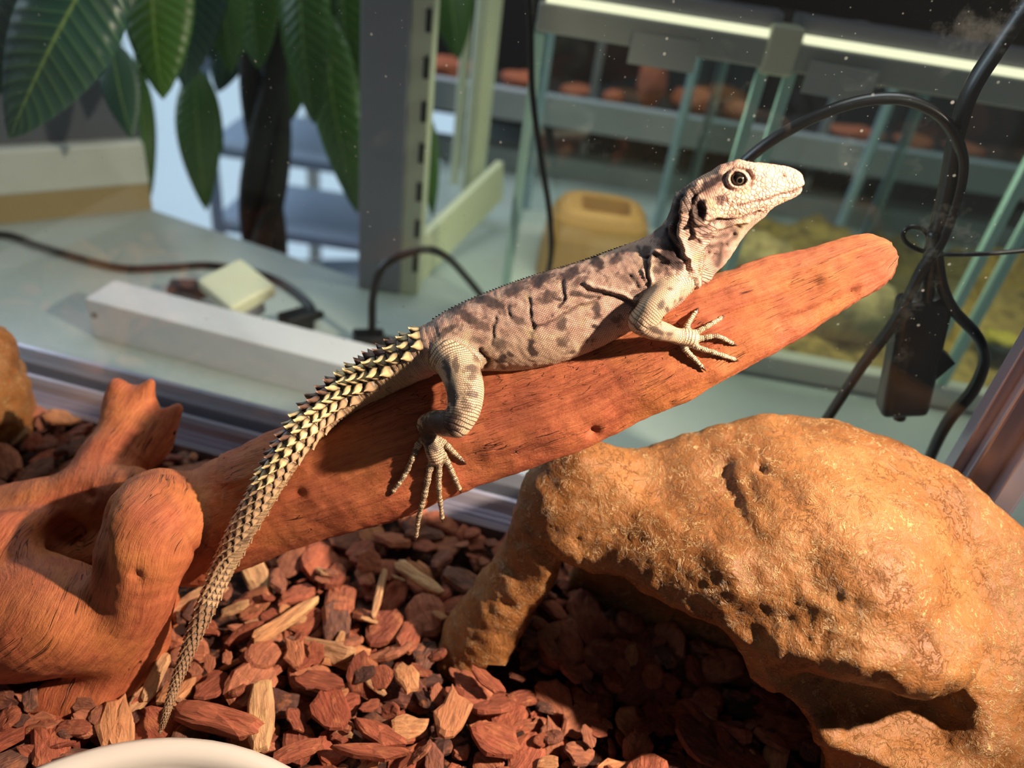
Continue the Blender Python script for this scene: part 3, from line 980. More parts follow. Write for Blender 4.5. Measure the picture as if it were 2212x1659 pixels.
# collar folds behind the ear and across the throat
ridge([(1512, 398), (1489, 415), (1479, 439), (1476, 468), (1471, 495), (1473, 521), (1483, 552), (1497, 587), (1504, 613)], 6, 1.9 * mm, pl=.6)
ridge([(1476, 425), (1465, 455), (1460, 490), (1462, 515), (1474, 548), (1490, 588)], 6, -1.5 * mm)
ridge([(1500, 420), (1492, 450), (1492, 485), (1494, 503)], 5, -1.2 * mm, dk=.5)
ridge([(1450, 492), (1461, 521), (1473, 544), (1484, 556)], 4, 1.3 * mm, pl=.6)
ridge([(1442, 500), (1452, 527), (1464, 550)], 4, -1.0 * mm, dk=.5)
ridge([(1551, 467), (1524, 476), (1506, 488)], 4, 1.2 * mm, pl=.5)
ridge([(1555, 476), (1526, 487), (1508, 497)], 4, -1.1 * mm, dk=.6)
ridge([(1615, 478), (1560, 492), (1525, 500), (1498, 506)], 4, 1.1 * mm, pl=.4)
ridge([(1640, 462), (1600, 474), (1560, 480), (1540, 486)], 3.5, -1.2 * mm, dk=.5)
ridge([(1498, 507), (1515, 512), (1523, 530), (1512, 555), (1508, 580)], 4, 1.0 * mm)
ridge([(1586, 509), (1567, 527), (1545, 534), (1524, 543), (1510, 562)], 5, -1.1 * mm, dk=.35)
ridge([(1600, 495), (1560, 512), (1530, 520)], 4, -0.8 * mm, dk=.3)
ridge([(1575, 535), (1545, 546), (1525, 556), (1512, 574)], 4, 0.8 * mm)
ridge([(1560, 540), (1548, 570)], 6, 0, dk=.55)
# loose skin over the shoulder and along the flank
ridge([(1262, 615), (1273, 618), (1303, 626), (1341, 638), (1388, 657)], 5, 1.5 * mm, pl=.5)
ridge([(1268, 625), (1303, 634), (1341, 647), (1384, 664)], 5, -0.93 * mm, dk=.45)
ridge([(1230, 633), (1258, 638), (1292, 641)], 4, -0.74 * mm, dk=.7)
ridge([(1412, 553), (1406, 590), (1409, 628)], 4, 1.1 * mm, pl=.3)
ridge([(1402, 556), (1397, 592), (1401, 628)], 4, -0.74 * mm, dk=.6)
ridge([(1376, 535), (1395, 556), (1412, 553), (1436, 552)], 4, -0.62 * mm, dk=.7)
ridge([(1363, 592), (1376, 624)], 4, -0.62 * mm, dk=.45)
ridge([(1388, 579), (1401, 622)], 3, 0.9 * mm, pl=.4)
ridge([(1420, 545), (1450, 560), (1480, 562)], 5, 1.1 * mm)
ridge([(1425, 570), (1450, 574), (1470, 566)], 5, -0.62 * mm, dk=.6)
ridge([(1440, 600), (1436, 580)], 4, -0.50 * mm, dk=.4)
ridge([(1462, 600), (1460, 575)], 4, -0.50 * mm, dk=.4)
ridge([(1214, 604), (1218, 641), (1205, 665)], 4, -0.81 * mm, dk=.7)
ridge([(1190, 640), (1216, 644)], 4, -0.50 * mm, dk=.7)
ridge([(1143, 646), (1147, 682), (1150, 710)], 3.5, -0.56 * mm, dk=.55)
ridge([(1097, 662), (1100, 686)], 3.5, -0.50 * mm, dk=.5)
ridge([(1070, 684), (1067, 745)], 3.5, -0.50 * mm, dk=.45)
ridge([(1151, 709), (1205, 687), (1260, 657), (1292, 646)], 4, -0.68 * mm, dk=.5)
ridge([(1160, 700), (1215, 676), (1268, 648)], 5, .9 * mm)
# groin and hip folds
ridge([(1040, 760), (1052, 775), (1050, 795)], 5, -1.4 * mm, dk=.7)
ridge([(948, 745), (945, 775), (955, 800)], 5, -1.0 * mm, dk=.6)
# face: lips, nostril, ear, eyelids
pxw, pyw = px, py
px, py = pxr + .35 * (px - pxr), pyr + .35 * (py - pyr)
hd = np.isin(reg, [1, 10 + 999]) | ((reg == 2) & (px > 1560)) | (best > .0005) & (px > 1480)
ridge([(1738, 402), (1715, 412), (1690, 420), (1650, 431), (1604, 443)], 2.2, -.75 * mm, dk=.75)
ridge([(1735, 396), (1690, 411), (1640, 426)], 6, .35 * mm)
ridge([(1725, 416), (1690, 429), (1640, 442), (1600, 453)], 6, .35 * mm)
ndist = np.hypot(px - 1695, py - 378)
d += body * (np.exp(-((ndist - 6) / 2.2) ** 2) * .45 - np.exp(-(ndist / 3.6) ** 2) * .8) * mm
dark = np.maximum(dark, body * np.exp(-(ndist / 3.2) ** 2) * .7)
ed = np.sqrt(((px - 1510) / 14.0) ** 2 + ((py - 455) / 24.0) ** 2)
d += body * (-1.5 * mm * np.exp(-(ed / .8) ** 4) + .3 * mm * np.exp(-((ed - 1.2) / .2) ** 2))
dark = np.maximum(dark, body * np.exp(-(ed / .95) ** 6) * .95)
yd = np.sqrt(((px - 1594) / 1.12) ** 2 + (py - 388) ** 2)
d += body * (1.35 * mm * np.exp(-((yd - 18.5) / 3.6) ** 2) - 2.4 * mm * np.exp(-(yd / 13.0) ** 6) - .7 * mm * np.exp(-((yd - 26) / 3.) ** 2))
dark = np.maximum(dark, body * np.exp(-(yd / 15.0) ** 8) * .85)
dark = np.maximum(dark, body * np.exp(-((yd - 25.5) / 2.2) ** 2) * .45)
WOB = 1 + .35 * fbm(V * 500, 2)
px, py = pxw, pyw
# pigment: saddle marks, spots, eye streak; the collar also paints in the head's shadow
def spot(x, y, rx, ry, a=0, st=.8, who=True):
    global dark
    c, s = math.cos(math.radians(a)), math.sin(math.radians(a))
    u = ((px - x) * c + (py - y) * s) / rx
    v = (-(px - x) * s + (py - y) * c) / ry
    wob = WOB
    e = 1 / (1 + np.exp((np.sqrt(u * u + v * v) * wob - 1) * 7))
    dark = np.maximum(dark, e * st * who)
def streak(pts, wd, st, who=body):
    global dark
    e = 1 / (1 + np.exp((seg_d(pts) / wd * WOB - 1) * 6))
    dark = np.maximum(dark, e * st * who)
streak([(1484, 418), (1462, 455), (1450, 495), (1446, 530), (1455, 562)], 17, .97)
streak([(1430, 500), (1440, 520)], 14, .8)
streak([(1556, 384), (1535, 398), (1505, 414), (1494, 424)], 7, .9)
streak([(1500, 470), (1505, 490), (1530, 508)], 8, .5)
for a in [(1557, 430, 13, 9, -40, .75), (1525, 436, 5, 6, 0, .9), (1603, 441, 6, 4, 0, .85), (1640, 437, 6, 3, 0, .6), (1548, 476, 12, 5, -15, .6),
          (1148, 748, 6, 20, 0, .85), (1290, 672, 8, 18, 0, .75), (1081, 778, 12, 7, 0, .85), (1100, 770, 7, 5, 0, .7), (1152, 762, 8, 6, 0, .8),
          (1214, 702, 12, 15, 20, .6), (1284, 706, 8, 6, 0, .9), (1083, 745, 13, 14, 0, .5), (1232, 590, 26, 12, -20, .8), (1287, 566, 22, 12, 60, .85),
          (1167, 606, 24, 13, -25, .8), (1110, 628, 20, 12, -25, .7), (1053, 652, 42, 12, 20, .7), (1010, 684, 40, 11, 20, .65), (1180, 640, 22, 12, -20, .6),
          (1330, 560, 18, 10, -30, .6), (1250, 610, 18, 10, -30, .5), (1120, 690, 14, 10, 0, .55), (1040, 700, 22, 12, 20, .5), (985, 665, 20, 8, -20, .6),
          (1360, 600, 20, 14, 0, .4), (1330, 690, 10, 7, 0, .4), (1215, 740, 10, 12, 0, .5), (1030, 735, 16, 8, 0, .4), (965, 715, 22, 8, -30, .6),
          (1396, 541, 14, 8, -30, .7), (1425, 580, 14, 10, 20, .5), (1440, 604, 12, 7, 0, .45)]:
    spot(*a, body)
leg = np.isin(reg, [4, 5, 6, 7, 8, 9] + list(range(10, 20)))
for a in [(1430, 660, 7, 8, 0, .65), (1441, 668, 6, 6, 0, .6), (1448, 626, 6, 5, 0, .5), (1470, 646, 4, 5, 0, .5), (1384, 694, 6, 8, 0, .55), (1418, 712, 18, 7, 20, .7), (1445, 722, 8, 6, 0, .6),
          (968, 800, 7, 26, -10, .9), (975, 850, 9, 30, -8, .85), (1018, 795, 14, 9, 20, .6), (1030, 775, 9, 8, 0, .5), (1018, 855, 16, 8, 10, .6), (1020, 815, 8, 14, 0, .5),
          (1010, 880, 12, 6, -20, .45), (955, 912, 36, 26, 0, .93), (925, 930, 18, 30, 0, .9), (930, 960, 16, 16, 0, .8), (985, 905, 12, 20, 20, .5), (985, 790, 6, 16, 0, .5)]:
    spot(*a, leg)
dig = reg >= 10
ringd = 0.5 + 0.5 * np.sin(SV / .0024 * 2 * math.pi + reg)
dark = np.maximum(dark, dig * (reg >= 15) * (ringd > .72) * .45)
# small scale relief on the mesh: rings on the tail, beads on toes
tl = (reg == 0) & (px < 950)
d += np.where(tl, .25 * mm * np.sin(SV / .0024 * 2 * math.pi), 0)
d += np.where(dig & (reg < 20), .16 * mm * np.sin(SV / .0018 * 2 * math.pi), 0)
d += np.where(body, .22 * mm * fbm(V * 260, 3), 0)
V = V + N * d[:, None]
# where the animal lies on the wood its underside flattens against it
SINK = {}
for i_ in np.nonzero(LOG_AXIS(V) < .004)[0]:
    p_ = Vector(V[i_])
    q_, n_, _f, d_ = LOG_BVH.find_nearest(p_)
    s_ = (p_ - q_).dot(n_)
    if s_ < -.0008:
        SINK[int(reg[i_])] = max(SINK.get(int(reg[i_]), 0), -s_)
        V[i_] = q_ - n_ * .0008
print('SINK', {k: round(v * 1000, 1) for k, v in SINK.items()})
me = np_mesh('skin', V, Q)
headw = 1 / (1 + np.exp(-(px - 1540 + (py - 440) * .6) / 8)) * (reg != 0) * body
headw *= np.clip((480 - py) / 20, 0, 1)
cream = np.where(leg, .75, 0) + np.where(dig, .35, 0) + np.clip((py - 700) / 120, 0, .5) * (reg == 0) * (px > 940)
tailw = np.clip((930 - px) / 60, 0, 1) * (reg == 0)
attr(me, 'scaleuv', SUV)
attr(me, 'dark', np.clip(dark, 0, 1))
attr(me, 'pale', np.clip(pale, 0, 1))
attr(me, 'headw', headw)
attr(me, 'cream', cream)
attr(me, 'tailw', tailw)

t = NT('lizard_skin')
A = lambda n: t.n('Attribute', attribute_name=n).outputs['Fac']
suv = t.n('Attribute', attribute_name='scaleuv').outputs['Vector']
ob = t.n('TexCoord').outputs['Object']
wob = t.vec(t.noise(ob, 160, 2).outputs['Color'], (1.2, 1.2, 0))
uvw = t.n('VectorMath', {0: suv, 1: wob}, operation='ADD').outputs[0]
br = t.n('TexBrick', {'Vector': uvw, 'Color1': (1, 1, 1, 1), 'Color2': (.8, .8, .8, 1), 'Mortar': (0, 0, 0, 1), 'Scale': 1.0, 'Mortar Size': .20,
                      'Mortar Smooth': .8, 'Bias': 0.0, 'Brick Width': 1.5, 'Row Height': 1.0}, offset=.5)
gap = br.outputs['Fac']
vo = t.n('TexVoronoi', {'Vector': ob, 'Scale': 520.0, 'Randomness': .75}, feature='DISTANCE_TO_EDGE')
vgap = t.rng(vo.outputs[0], .0, .16, 1, 0)
hw = A('headw')
gapm = t.math('ADD', t.math('MULTIPLY', gap, t.math('SUBTRACT', 1.0, hw)), t.math('MULTIPLY', vgap, hw))
nz = t.noise(ob, 210, 4, .6)
mott = t.noise(ob, 95, 3, .55)
base = t.mix(t.rng(nz.outputs[0], .35, .65), srgb(206, 158, 138), srgb(228, 190, 166))
base = t.mix(A('cream'), base, srgb(222, 194, 156))
base = t.mix(hw, base, srgb(232, 192, 168))
base = t.mix(A('tailw'), base, srgb(196, 160, 120))
yel = t.rng(mott.outputs[0], .56, .66, 0, .55)
base = t.mix(yel, base, srgb(232, 204, 150))
dk = t.math('MAXIMUM', A('dark'), t.math('MULTIPLY', t.rng(t.noise(ob, 120, 4, .6).outputs[0], .57, .66, 0, .42), t.math('SUBTRACT', 1.0, t.math('MULTIPLY', hw, .75))))
dk = t.math('SUBTRACT', 1.0, t.math('POWER', t.math('SUBTRACT', 1.0, dk, clamp=True), 2.0))
col = t.mix(t.math('MULTIPLY', dk, .97), base, srgb(46, 30, 30))
col = t.mix(t.math('MULTIPLY', A('pale'), .5), col, srgb(226, 188, 160))
lnc = t.mix(hw, srgb(62, 40, 38), srgb(176, 110, 92))
col = t.mix(t.math('MULTIPLY', gapm, t.math('SUBTRACT', .80, t.math('MULTIPLY', hw, .28))), col, lnc)
hh = t.math('ADD', t.math('SUBTRACT', 1.0, gapm), t.math('MULTIPLY', nz.outputs[0], .3))
M_SKIN = t.bsdf(col, .55, hh, 0.00042, 0.9, 0.4)

def scale_mat(name, c0, c1):
    t = NT(name)
    y = t.n('Attribute', attribute_name='along').outputs['Fac']
    ob = t.n('TexCoord').outputs['Object']
    nz = t.noise(ob, 2.2, 4, .6)
    c = t.mix(nz.outputs[0], c0, c1)
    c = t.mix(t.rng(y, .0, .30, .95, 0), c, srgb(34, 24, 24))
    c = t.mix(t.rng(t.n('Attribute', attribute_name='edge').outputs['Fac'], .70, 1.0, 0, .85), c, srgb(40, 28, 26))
    return t.bsdf(c, .45, nz.outputs[0], .0003, .5, .45)
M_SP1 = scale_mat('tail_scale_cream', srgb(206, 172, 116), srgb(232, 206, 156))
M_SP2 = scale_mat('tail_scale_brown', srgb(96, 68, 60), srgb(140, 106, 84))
M_CLAW = plain('claw_horn', srgb(70, 46, 34), .35)

root = empty('spiny_tailed_lizard', tuple(at(1150, 790, .32)))
tag(root, 'pale mottled lizard with a spiny ringed tail basking on the driftwood branch', 'lizard')
def child(o):
    o.parent = root
    o.matrix_parent_inverse = Matrix.Translation(-Vector(root.location))
    return o
skin = child(link('body', me, M_SKIN))
# spine scales of the tail
def spine_mesh(name, mat, spike):
    rows, cols = 6, 7
    v, al, edg = [], [], []
    for j in range(rows):
        y = j / (rows - 1)
        w = .5 * (1.0 if y < .5 else max(.03, 1 - ((y - .5) / .5) ** 1.1 * .97))
        hc = .14 + spike * y ** 1.6
        he = .02 + .25 * spike * y ** 1.6
        for i in range(cols):
            x = i / (cols - 1) * 2 - 1
            z = he + (hc - he) * (1 - abs(x) ** 1.4)
            v.append((x * w, y, z)); al.append(y); edg.append(abs(x))
    n = len(v)
    for j in range(rows):
        y = j / (rows - 1)
        for i in (0, cols - 1):
            p = v[j * cols + i]
            v.append((p[0] * .9, p[1] * .96, -.22)); al.append(y); edg.append(1)
    f = []
    for j in range(rows - 1):
        for i in range(cols - 1):
            a = j * cols + i
            f.append((a, a + 1, a + cols + 1, a + cols))
        l0, l1 = n + 2 * j, n + 2 * j + 2
        f.append((j * cols, (j + 1) * cols, l1, l0))
        f.append((j * cols + cols - 1, l0 + 1, l1 + 1, (j + 1) * cols + cols - 1))
        f.append((l0, l1, l1 + 1, l0 + 1))
    e = rows - 1
    f.append(tuple([n + 2 * e, *range(e * cols, e * cols + cols), n + 2 * e + 1])[::-1])
    f.append((n, n + 1, cols - 1, *range(cols - 2, -1, -1)))
    m = mesh(name, v, f)
    attr(m, 'along', al); attr(m, 'edge', edg)
    m.polygons.foreach_set('use_smooth', [True] * len(m.polygons))
    m.materials.append(mat)
    return m
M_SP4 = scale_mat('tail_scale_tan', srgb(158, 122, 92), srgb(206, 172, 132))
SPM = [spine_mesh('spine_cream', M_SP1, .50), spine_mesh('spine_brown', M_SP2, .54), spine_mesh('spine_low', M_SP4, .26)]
def frame_at(s):
    i = int(np.clip(np.searchsorted(TRUNK.len, s) - 1, 0, len(TRUNK.p) - 2))
    L = TRUNK.len[i + 1] - TRUNK.len[i]
    u = (s - TRUNK.len[i]) / L
    p = TRUNK.p[i] * (1 - u) + TRUNK.p[i + 1] * u
    j = min(max(i, 2), len(TRUNK.p) - 4)
    T = TRUNK.p[j + 3] - TRUNK.p[j - 2]
    T /= np.linalg.norm(T)
    r = TRUNK.a[i] * (1 - u) + TRUNK.a[i + 1] * u
    side = np.cross(T, TRUNK.up); side /= np.linalg.norm(side)
    return p, T, np.cross(side, T), side, r
def s_of(x, y, Y):
    P = at(x, y, Y)[None]
    return float(TRUNK.local(P)[1][0])
s_hip, s_mid = s_of(932, 754, .323), s_of(455, 1288, .254)
def spine_matrix(s, th, ln, wd, tilt):
    p, T, U, S, r = frame_at(s)
    Nn = U * math.cos(th) + S * math.sin(th)
    base = p + Nn * r * .97
    yv = -T * math.cos(tilt) + Nn * math.sin(tilt)
    zv = Nn * math.cos(tilt) + T * math.sin(tilt)
    xv = np.cross(yv, zv)
    return base, xv, yv, zv, ln, wd
s = s_hip
k = 0
count = 0
while s > s_mid:
    fr = (s_hip - s) / (s_hip - s_mid)
    r = frame_at(s)[4]
    pitch_ = .0066 * (1 - fr) + .0037 * fr
    grow = min(1, .45 + fr * 4)
    span = 88 + 54 * min(1, max(0, (fr - .03) / .35))
    nA = max(7, round(span * 2 / 28.5))
    for i in range(nA):
        th = math.radians(-span + 2 * span * (i + (.5 if k % 2 else .0)) / (nA - .5))
        wd = 2 * math.pi * r * (2 * span / 360) / nA * 1.14
        ln = pitch_ * (1.04 if k % 2 else 1.12)
        lat = abs(math.degrees(th))
        tilt = math.radians(15 - 12 * min(1, fr * 1.3)) * grow
        b, xv, yv, zv, ln, wd = spine_matrix(s, th, ln, wd, tilt)
        dorsal = lat < 42
        mi = 1 if (dorsal and (k // 2) % 3 != 0) else 0
        if lat > 104 or fr > .60: mi = 2
        o = bpy.data.objects.new('tail_spine', SPM[mi])
        COL.objects.link(o)
        wd *= .8 + .2 * grow
        ln *= .62 + .38 * grow
        zs = ln * (.55 + .35 * grow) * (1 - .45 * fr)
        M = Matrix([[xv[q] * wd, yv[q] * ln, zv[q] * zs, b[q]] for q in range(3)] + [[0, 0, 0, 1]])
        o.parent = root
        o.matrix_parent_inverse = Matrix.Translation(-Vector(root.location))
        o.matrix_basis = M
        count += 1
    s -= pitch_
    k += 1
# small overlapping scales on the thin end of the tail: too fine to lift singly
mb_v, mb_f, mb_al, mb_ed = [], [], [], []
src = SPM[2]
sv = np.array([v.co[:] for v in src.vertices]); sf = [list(p.vertices) for p in src.polygons]
sal = [a.value for a in src.attributes['along'].data]; sed = [a.value for a in src.attributes['edge'].data]
k = 0
while s > .004:
    r = frame_at(s)[4]
    pitch_ = max(.0014, r * .85)
    for i in range(9):
        th = 2 * math.pi * (i + (.5 if k % 2 else 0)) / 9
        b, xv, yv, zv, ln, wd = spine_matrix(s, th, pitch_ * 1.2, 2 * math.pi * r / 9, math.radians(4))
        W = b + sv[:, :1] * xv * wd + sv[:, 1:2] * yv * ln + sv[:, 2:] * zv * ln * .5
        n0 = len(mb_v)
        mb_v += [tuple(q) for q in W]
        mb_f += [[q + n0 for q in f] for f in sf]
        mb_al += sal; mb_ed += sed
    s -= pitch_
    k += 1
me2 = mesh('tail_tip_scales', mb_v, mb_f)
attr(me2, 'along', mb_al); attr(me2, 'edge', mb_ed)
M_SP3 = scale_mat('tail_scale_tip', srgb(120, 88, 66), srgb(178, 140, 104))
o = child(link('tail_tip_scales', me2, M_SP3, smooth=True))
o['kind'] = 'stuff'
# low crest of black points along neck and back
mb = MB()
s_a, s_b = s_of(960, 745, .324), TRUNK.len[-1] - .002
ss = s_a
while ss < s_b:
    p, T, U, S, r = frame_at(ss)
    f_ = (ss - s_a) / (s_b - s_a)
    hgt = .0008 + .0013 * f_ ** 2
    b = p + U * r * .97
    mb.add([b + T * .0012, b - T * .0012 + S * .0006, b - T * .0012 - S * .0006, b - T * .0013 + U * (hgt + .0006)], [(0, 1, 2), (0, 3, 1), (1, 3, 2), (2, 3, 0)])
    ss += .0016
o = child(mb.build('dorsal_crest', plain('crest_black', srgb(40, 30, 30), .5)))
o['kind'] = 'stuff'
# claws
for c in FINGERS + TOES:
    p1 = c.p[-1]; dr = c.p[-1] - c.p[-3]; dr /= np.linalg.norm(dr)
    r = c.a[-1]
    view = (CAM - p1) / np.linalg.norm(CAM - p1)
    dn = -view
    pts = [p1 + dr * r * .3, p1 + dr * r * 1.5 + view * r * .25, p1 + dr * r * 2.4, p1 + dr * r * 3.0 - view * r * .55]
    child(MB().tube(spline(pts, 3), list(np.linspace(r * .72, r * .08, 10)), 8).build('claw', M_CLAW, smooth=True))
# eyes
def eye_mat():
    t = NT('eye_surface')
    ob = t.n('TexCoord').outputs['Object']
    sx = t.n('SeparateXYZ', {0: ob})
    rr = t.math('SQRT', t.math('ADD', t.math('POWER', sx.outputs[0], 2.0), t.math('POWER', sx.outputs[1], 2.0)))
    c = t.ramp(rr, [(.0, srgb(6, 5, 5)), (.30, srgb(8, 6, 6)), (.33, srgb(128, 112, 90)), (.37, srgb(92, 78, 60)), (.42, srgb(30, 25, 22)), (1.0, srgb(20, 14, 12))])
    return t.bsdf(c, .08, None, .001, 1, .6)
M_EYE = eye_mat()
for sgn in (1, -1):
    bm = bmesh.new()
    bmesh.ops.create_uvsphere(bm, u_segments=24, v_segments=16, radius=1)
    m = bpy.data.meshes.new('eye'); bm.to_mesh(m); bm.free()
    o = link('eye', m, M_EYE, None, True)
    r = .0038
    if sgn > 0:
        vd = (CAM - EYE_S) / np.linalg.norm(CAM - EYE_S)
        axis = vd * .75 + np.array([.25, -.6, 0.1]); axis /= np.linalg.norm(axis)
        c = EYE_S - vd * (r * .55)
    else:
        c = EYE_S.copy(); c[1] = 2 * EYE_C[1] - c[1] - .002; axis = np.array([.2, .97, .1])
    q = Vector(axis).to_track_quat('Z', 'Y').to_matrix()
    M = Matrix.Translation(Vector(c)) @ q.to_4x4() @ Matrix.Scale(r, 4)
    o.parent = root
    o.matrix_parent_inverse = Matrix.Translation(-Vector(root.location))
    o.matrix_basis = M
    o['label'] = 'dark eye with a thin golden ring'
print('spines', count, 'skin verts', len(V))
# ------------------------------------------------------------------ bark bed, bowl, small stones
def bark_mat(name, ramp_, pale=0.0, unit=1.0):
    t = NT(name)
    oi = t.n('ObjectInfo').outputs['Random']
    rn = t.math('FRACT', t.math('ADD', oi, t.n('Attribute', attribute_name='rnd').outputs['Fac']))
    ob = t.vec(t.n('TexCoord').outputs['Object'], (unit,) * 3)
    off = t.n('VectorMath', {0: ob, 1: t.n('CombineXYZ', {0: t.math('MULTIPLY', rn, 9.0), 1: t.math('MULTIPLY', rn, 5.0), 2: rn}).outputs[0]}, operation='ADD').outputs[0]
    g = t.noise(t.vec(off, (2.6, 14, 9)), 1.0, 6, .68, .5)
    b = t.noise(off, 3.4, 5, .62)
    c = t.ramp(rn, ramp_)
    c = t.mix(t.rng(g.outputs[0], .35, .62, .6, 0), c, t.mix(.72, c, (0.012, .006, .004)))
    c = t.mix(t.rng(b.outputs[0], .52, .68, 0, .6), c, srgb(188, 118, 78) if not pale else srgb(214, 176, 120))
    hh = t.math('ADD', g.outputs[0], t.math('MULTIPLY', b.outputs[0], .6))
    return t.bsdf(c, .72, hh, .0024, .9, .3)
M_BARK = bark_mat('bark_red', [(0, srgb(132, 68, 50)), (.25, srgb(186, 104, 76)), (.5, srgb(160, 82, 60)), (.75, srgb(196, 124, 92)), (1, srgb(118, 72, 60))])
RAMP_R = [(0, srgb(132, 68, 50)), (.25, srgb(186, 104, 76)), (.5, srgb(160, 82, 60)), (.75, srgb(196, 124, 92)), (1, srgb(118, 72, 60))]
M_LITTER = bark_mat('bark_litter', RAMP_R, 0, 38.0)
M_BARKD = bark_mat('bark_dark', [(0, srgb(84, 54, 48)), (.5, srgb(124, 84, 70)), (1, srgb(100, 66, 58))])
M_PALE = bark_mat('wood_pale', [(0, srgb(214, 152, 104)), (.5, srgb(224, 172, 124)), (1, srgb(196, 140, 102))], 1)
M_ORNG = bark_mat('bark_orange', [(0, srgb(206, 136, 92)), (.5, srgb(218, 156, 108)), (1, srgb(200, 124, 88))])
def chip_mesh(name, seed, asp, thick, mat, straight=False):
    """flat irregular chip, about 1 unit long in x"""
    r = np.random.default_rng(seed)
    n = 12
    a = np.linspace(0, 2 * math.pi, n, endpoint=False) + r.uniform(-.16, .16, n)
    if straight:
        ca, sa = np.cos(a), np.sin(a)
        k = (np.abs(ca) ** 6 + np.abs(sa) ** 6) ** (-1 / 6)
        rad = .5 * k * r.uniform(.94, 1.05, n)
    else:
        rad = .5 * r.uniform(.72, 1.08, n)
    X, Y = rad * np.cos(a), rad * np.sin(a) / asp
    bend = r.uniform(-.25, .25); tw = r.uniform(-.3, .3)
    def zoff(x, y):
        return bend * (x * x - .1) + tw * x * y * asp * .6
    v, f = [], []
    rings = [(.80, -.5), (1.0, -.22), (.99, .25), (.80, .5), (.42, .56)]
    for s_, z in rings:
        jz = r.uniform(-.10, .10, n)
        js = r.uniform(.95, 1.05, n)
        for i in range(n):
            x, y = X[i] * s_ * js[i], Y[i] * s_ * js[i]
            v.append((x, y, (z + jz[i]) * thick + zoff(x, y)))
    v.append((0, 0, .5 * thick + zoff(0, 0))); v.append((0, 0, -.55 * thick + zoff(0, 0)))
    for j in range(len(rings) - 1):
        for i in range(n):
            i2 = (i + 1) % n
            f.append((j * n + i, j * n + i2, (j + 1) * n + i2, (j + 1) * n + i))
    q = (len(rings) - 1) * n
    c = len(v)
    for i in range(n):
        i2 = (i + 1) % n
        f.append((q + i, q + i2, c - 2))
        f.append((i2, i, c - 1))
    m = mesh(name, v, f)
    m.materials.append(mat)
    return m
CH_R = [chip_mesh('bark_chip', 100 + i, [1.1, 1.3, 1.6, 1.9, 2.4, 1.2, 1.5, 2.0][i], [.16, .2, .14, .22, .16, .26, .12, .24][i], M_BARK, i in (3,)) for i in range(8)]
CH_D = [chip_mesh('dark_chip', 200 + i, [1.3, 1.7, 2.2][i], [.2, .26, .18][i], M_BARKD) for i in range(3)]
CH_P = [chip_mesh('wood_splinter', 300 + i, [3.2, 4.2, 2.4, 5.0][i], [.14, .12, .16, .1][i], M_PALE, True) for i in range(4)]
CH_O = [chip_mesh('orange_chip', 400 + i, [1.3, 1.6, 1.9][i], [.16, .14, .2][i], M_ORNG) for i in range(3)]
def chip_obj(name, me, loc, size, yaw, tx=0.0, ty=0.0):
    o = bpy.data.objects.new(name, me)
    COL.objects.link(o)
    o.location = tuple(loc)
    o.rotation_mode = 'ZYX'
    o.rotation_euler = (tx, ty, yaw)
    o.scale = (size,) * 3
    return o
def clear_of(co, loc):
    """shift for a chip (vertices relative to loc) so that it lies against rock, wood and track, not inside them"""
    loc = np.array(loc, float)
    for _ in range(18):
        worst, push = .0012, None
        for v in co:
            p = Vector(v + loc)
            for tr_ in (ROCK_BVH, LOG_BVH):
                q, n, _f, dd = tr_.find_nearest(p)
                s_ = (p - q).dot(n)
                if s_ < -worst and dd < .06:
                    n2 = np.array(n)
                    if n2[2] > -.75 or loc[2] < -.006:
                        n2[2] = 0
                    worst, push = -s_, n2 / (np.linalg.norm(n2) + 1e-9)
            v_ = (np.array(p[:2]) - GB) @ gn + .0335
            if v_ > worst:
                worst, push = v_, np.array([-gn[0], -gn[1], 0])
        if push is None:
            break
        z0 = loc[2]
        loc = loc + push * (worst + .0004)
        loc[2] = max(loc[2], min(z0, -.009))
    return loc, (0 if push is None else worst)
def settle(o):
    M = Matrix.LocRotScale(None, o.rotation_euler, o.scale)
    co = np.array([(M @ v.co)[:] for v in o.data.vertices])[::2]
    o.location = tuple(clear_of(co, o.location)[0])
    return o
# uneven ground below the chips
gx, gy = 60, 36
xs, ys = np.linspace(-.56, .50, gx), np.linspace(.03, .53, gy)
X, Y = np.meshgrid(xs, ys, indexing='ij')
dv = (np.stack([X.ravel(), Y.ravel()], 1) - GB) @ gn
Y2 = Y.ravel() - np.maximum(dv + .0345, 0) / gn[1]
Z = -.008 + .004 * fbm(np.stack([X.ravel() * 40, Y.ravel() * 40, 0 * X.ravel()], 1), 2)
vv = np.stack([X.ravel(), Y2, Z], 1)
ff = [(a * gy + b, (a + 1) * gy + b, (a + 1) * gy + b + 1, a * gy + b + 1) for a in range(gx - 1) for b in range(gy - 1)]
o = link('bark_bed', mesh('bark_bed', vv, ff), bark_mat('bark_soil', [(0, srgb(50, 30, 24)), (1, srgb(70, 42, 34))], 0, 60.0), None, True)
tag(o, 'dark crumbly bark bed under the loose chips', 'bark bed', kind='stuff')
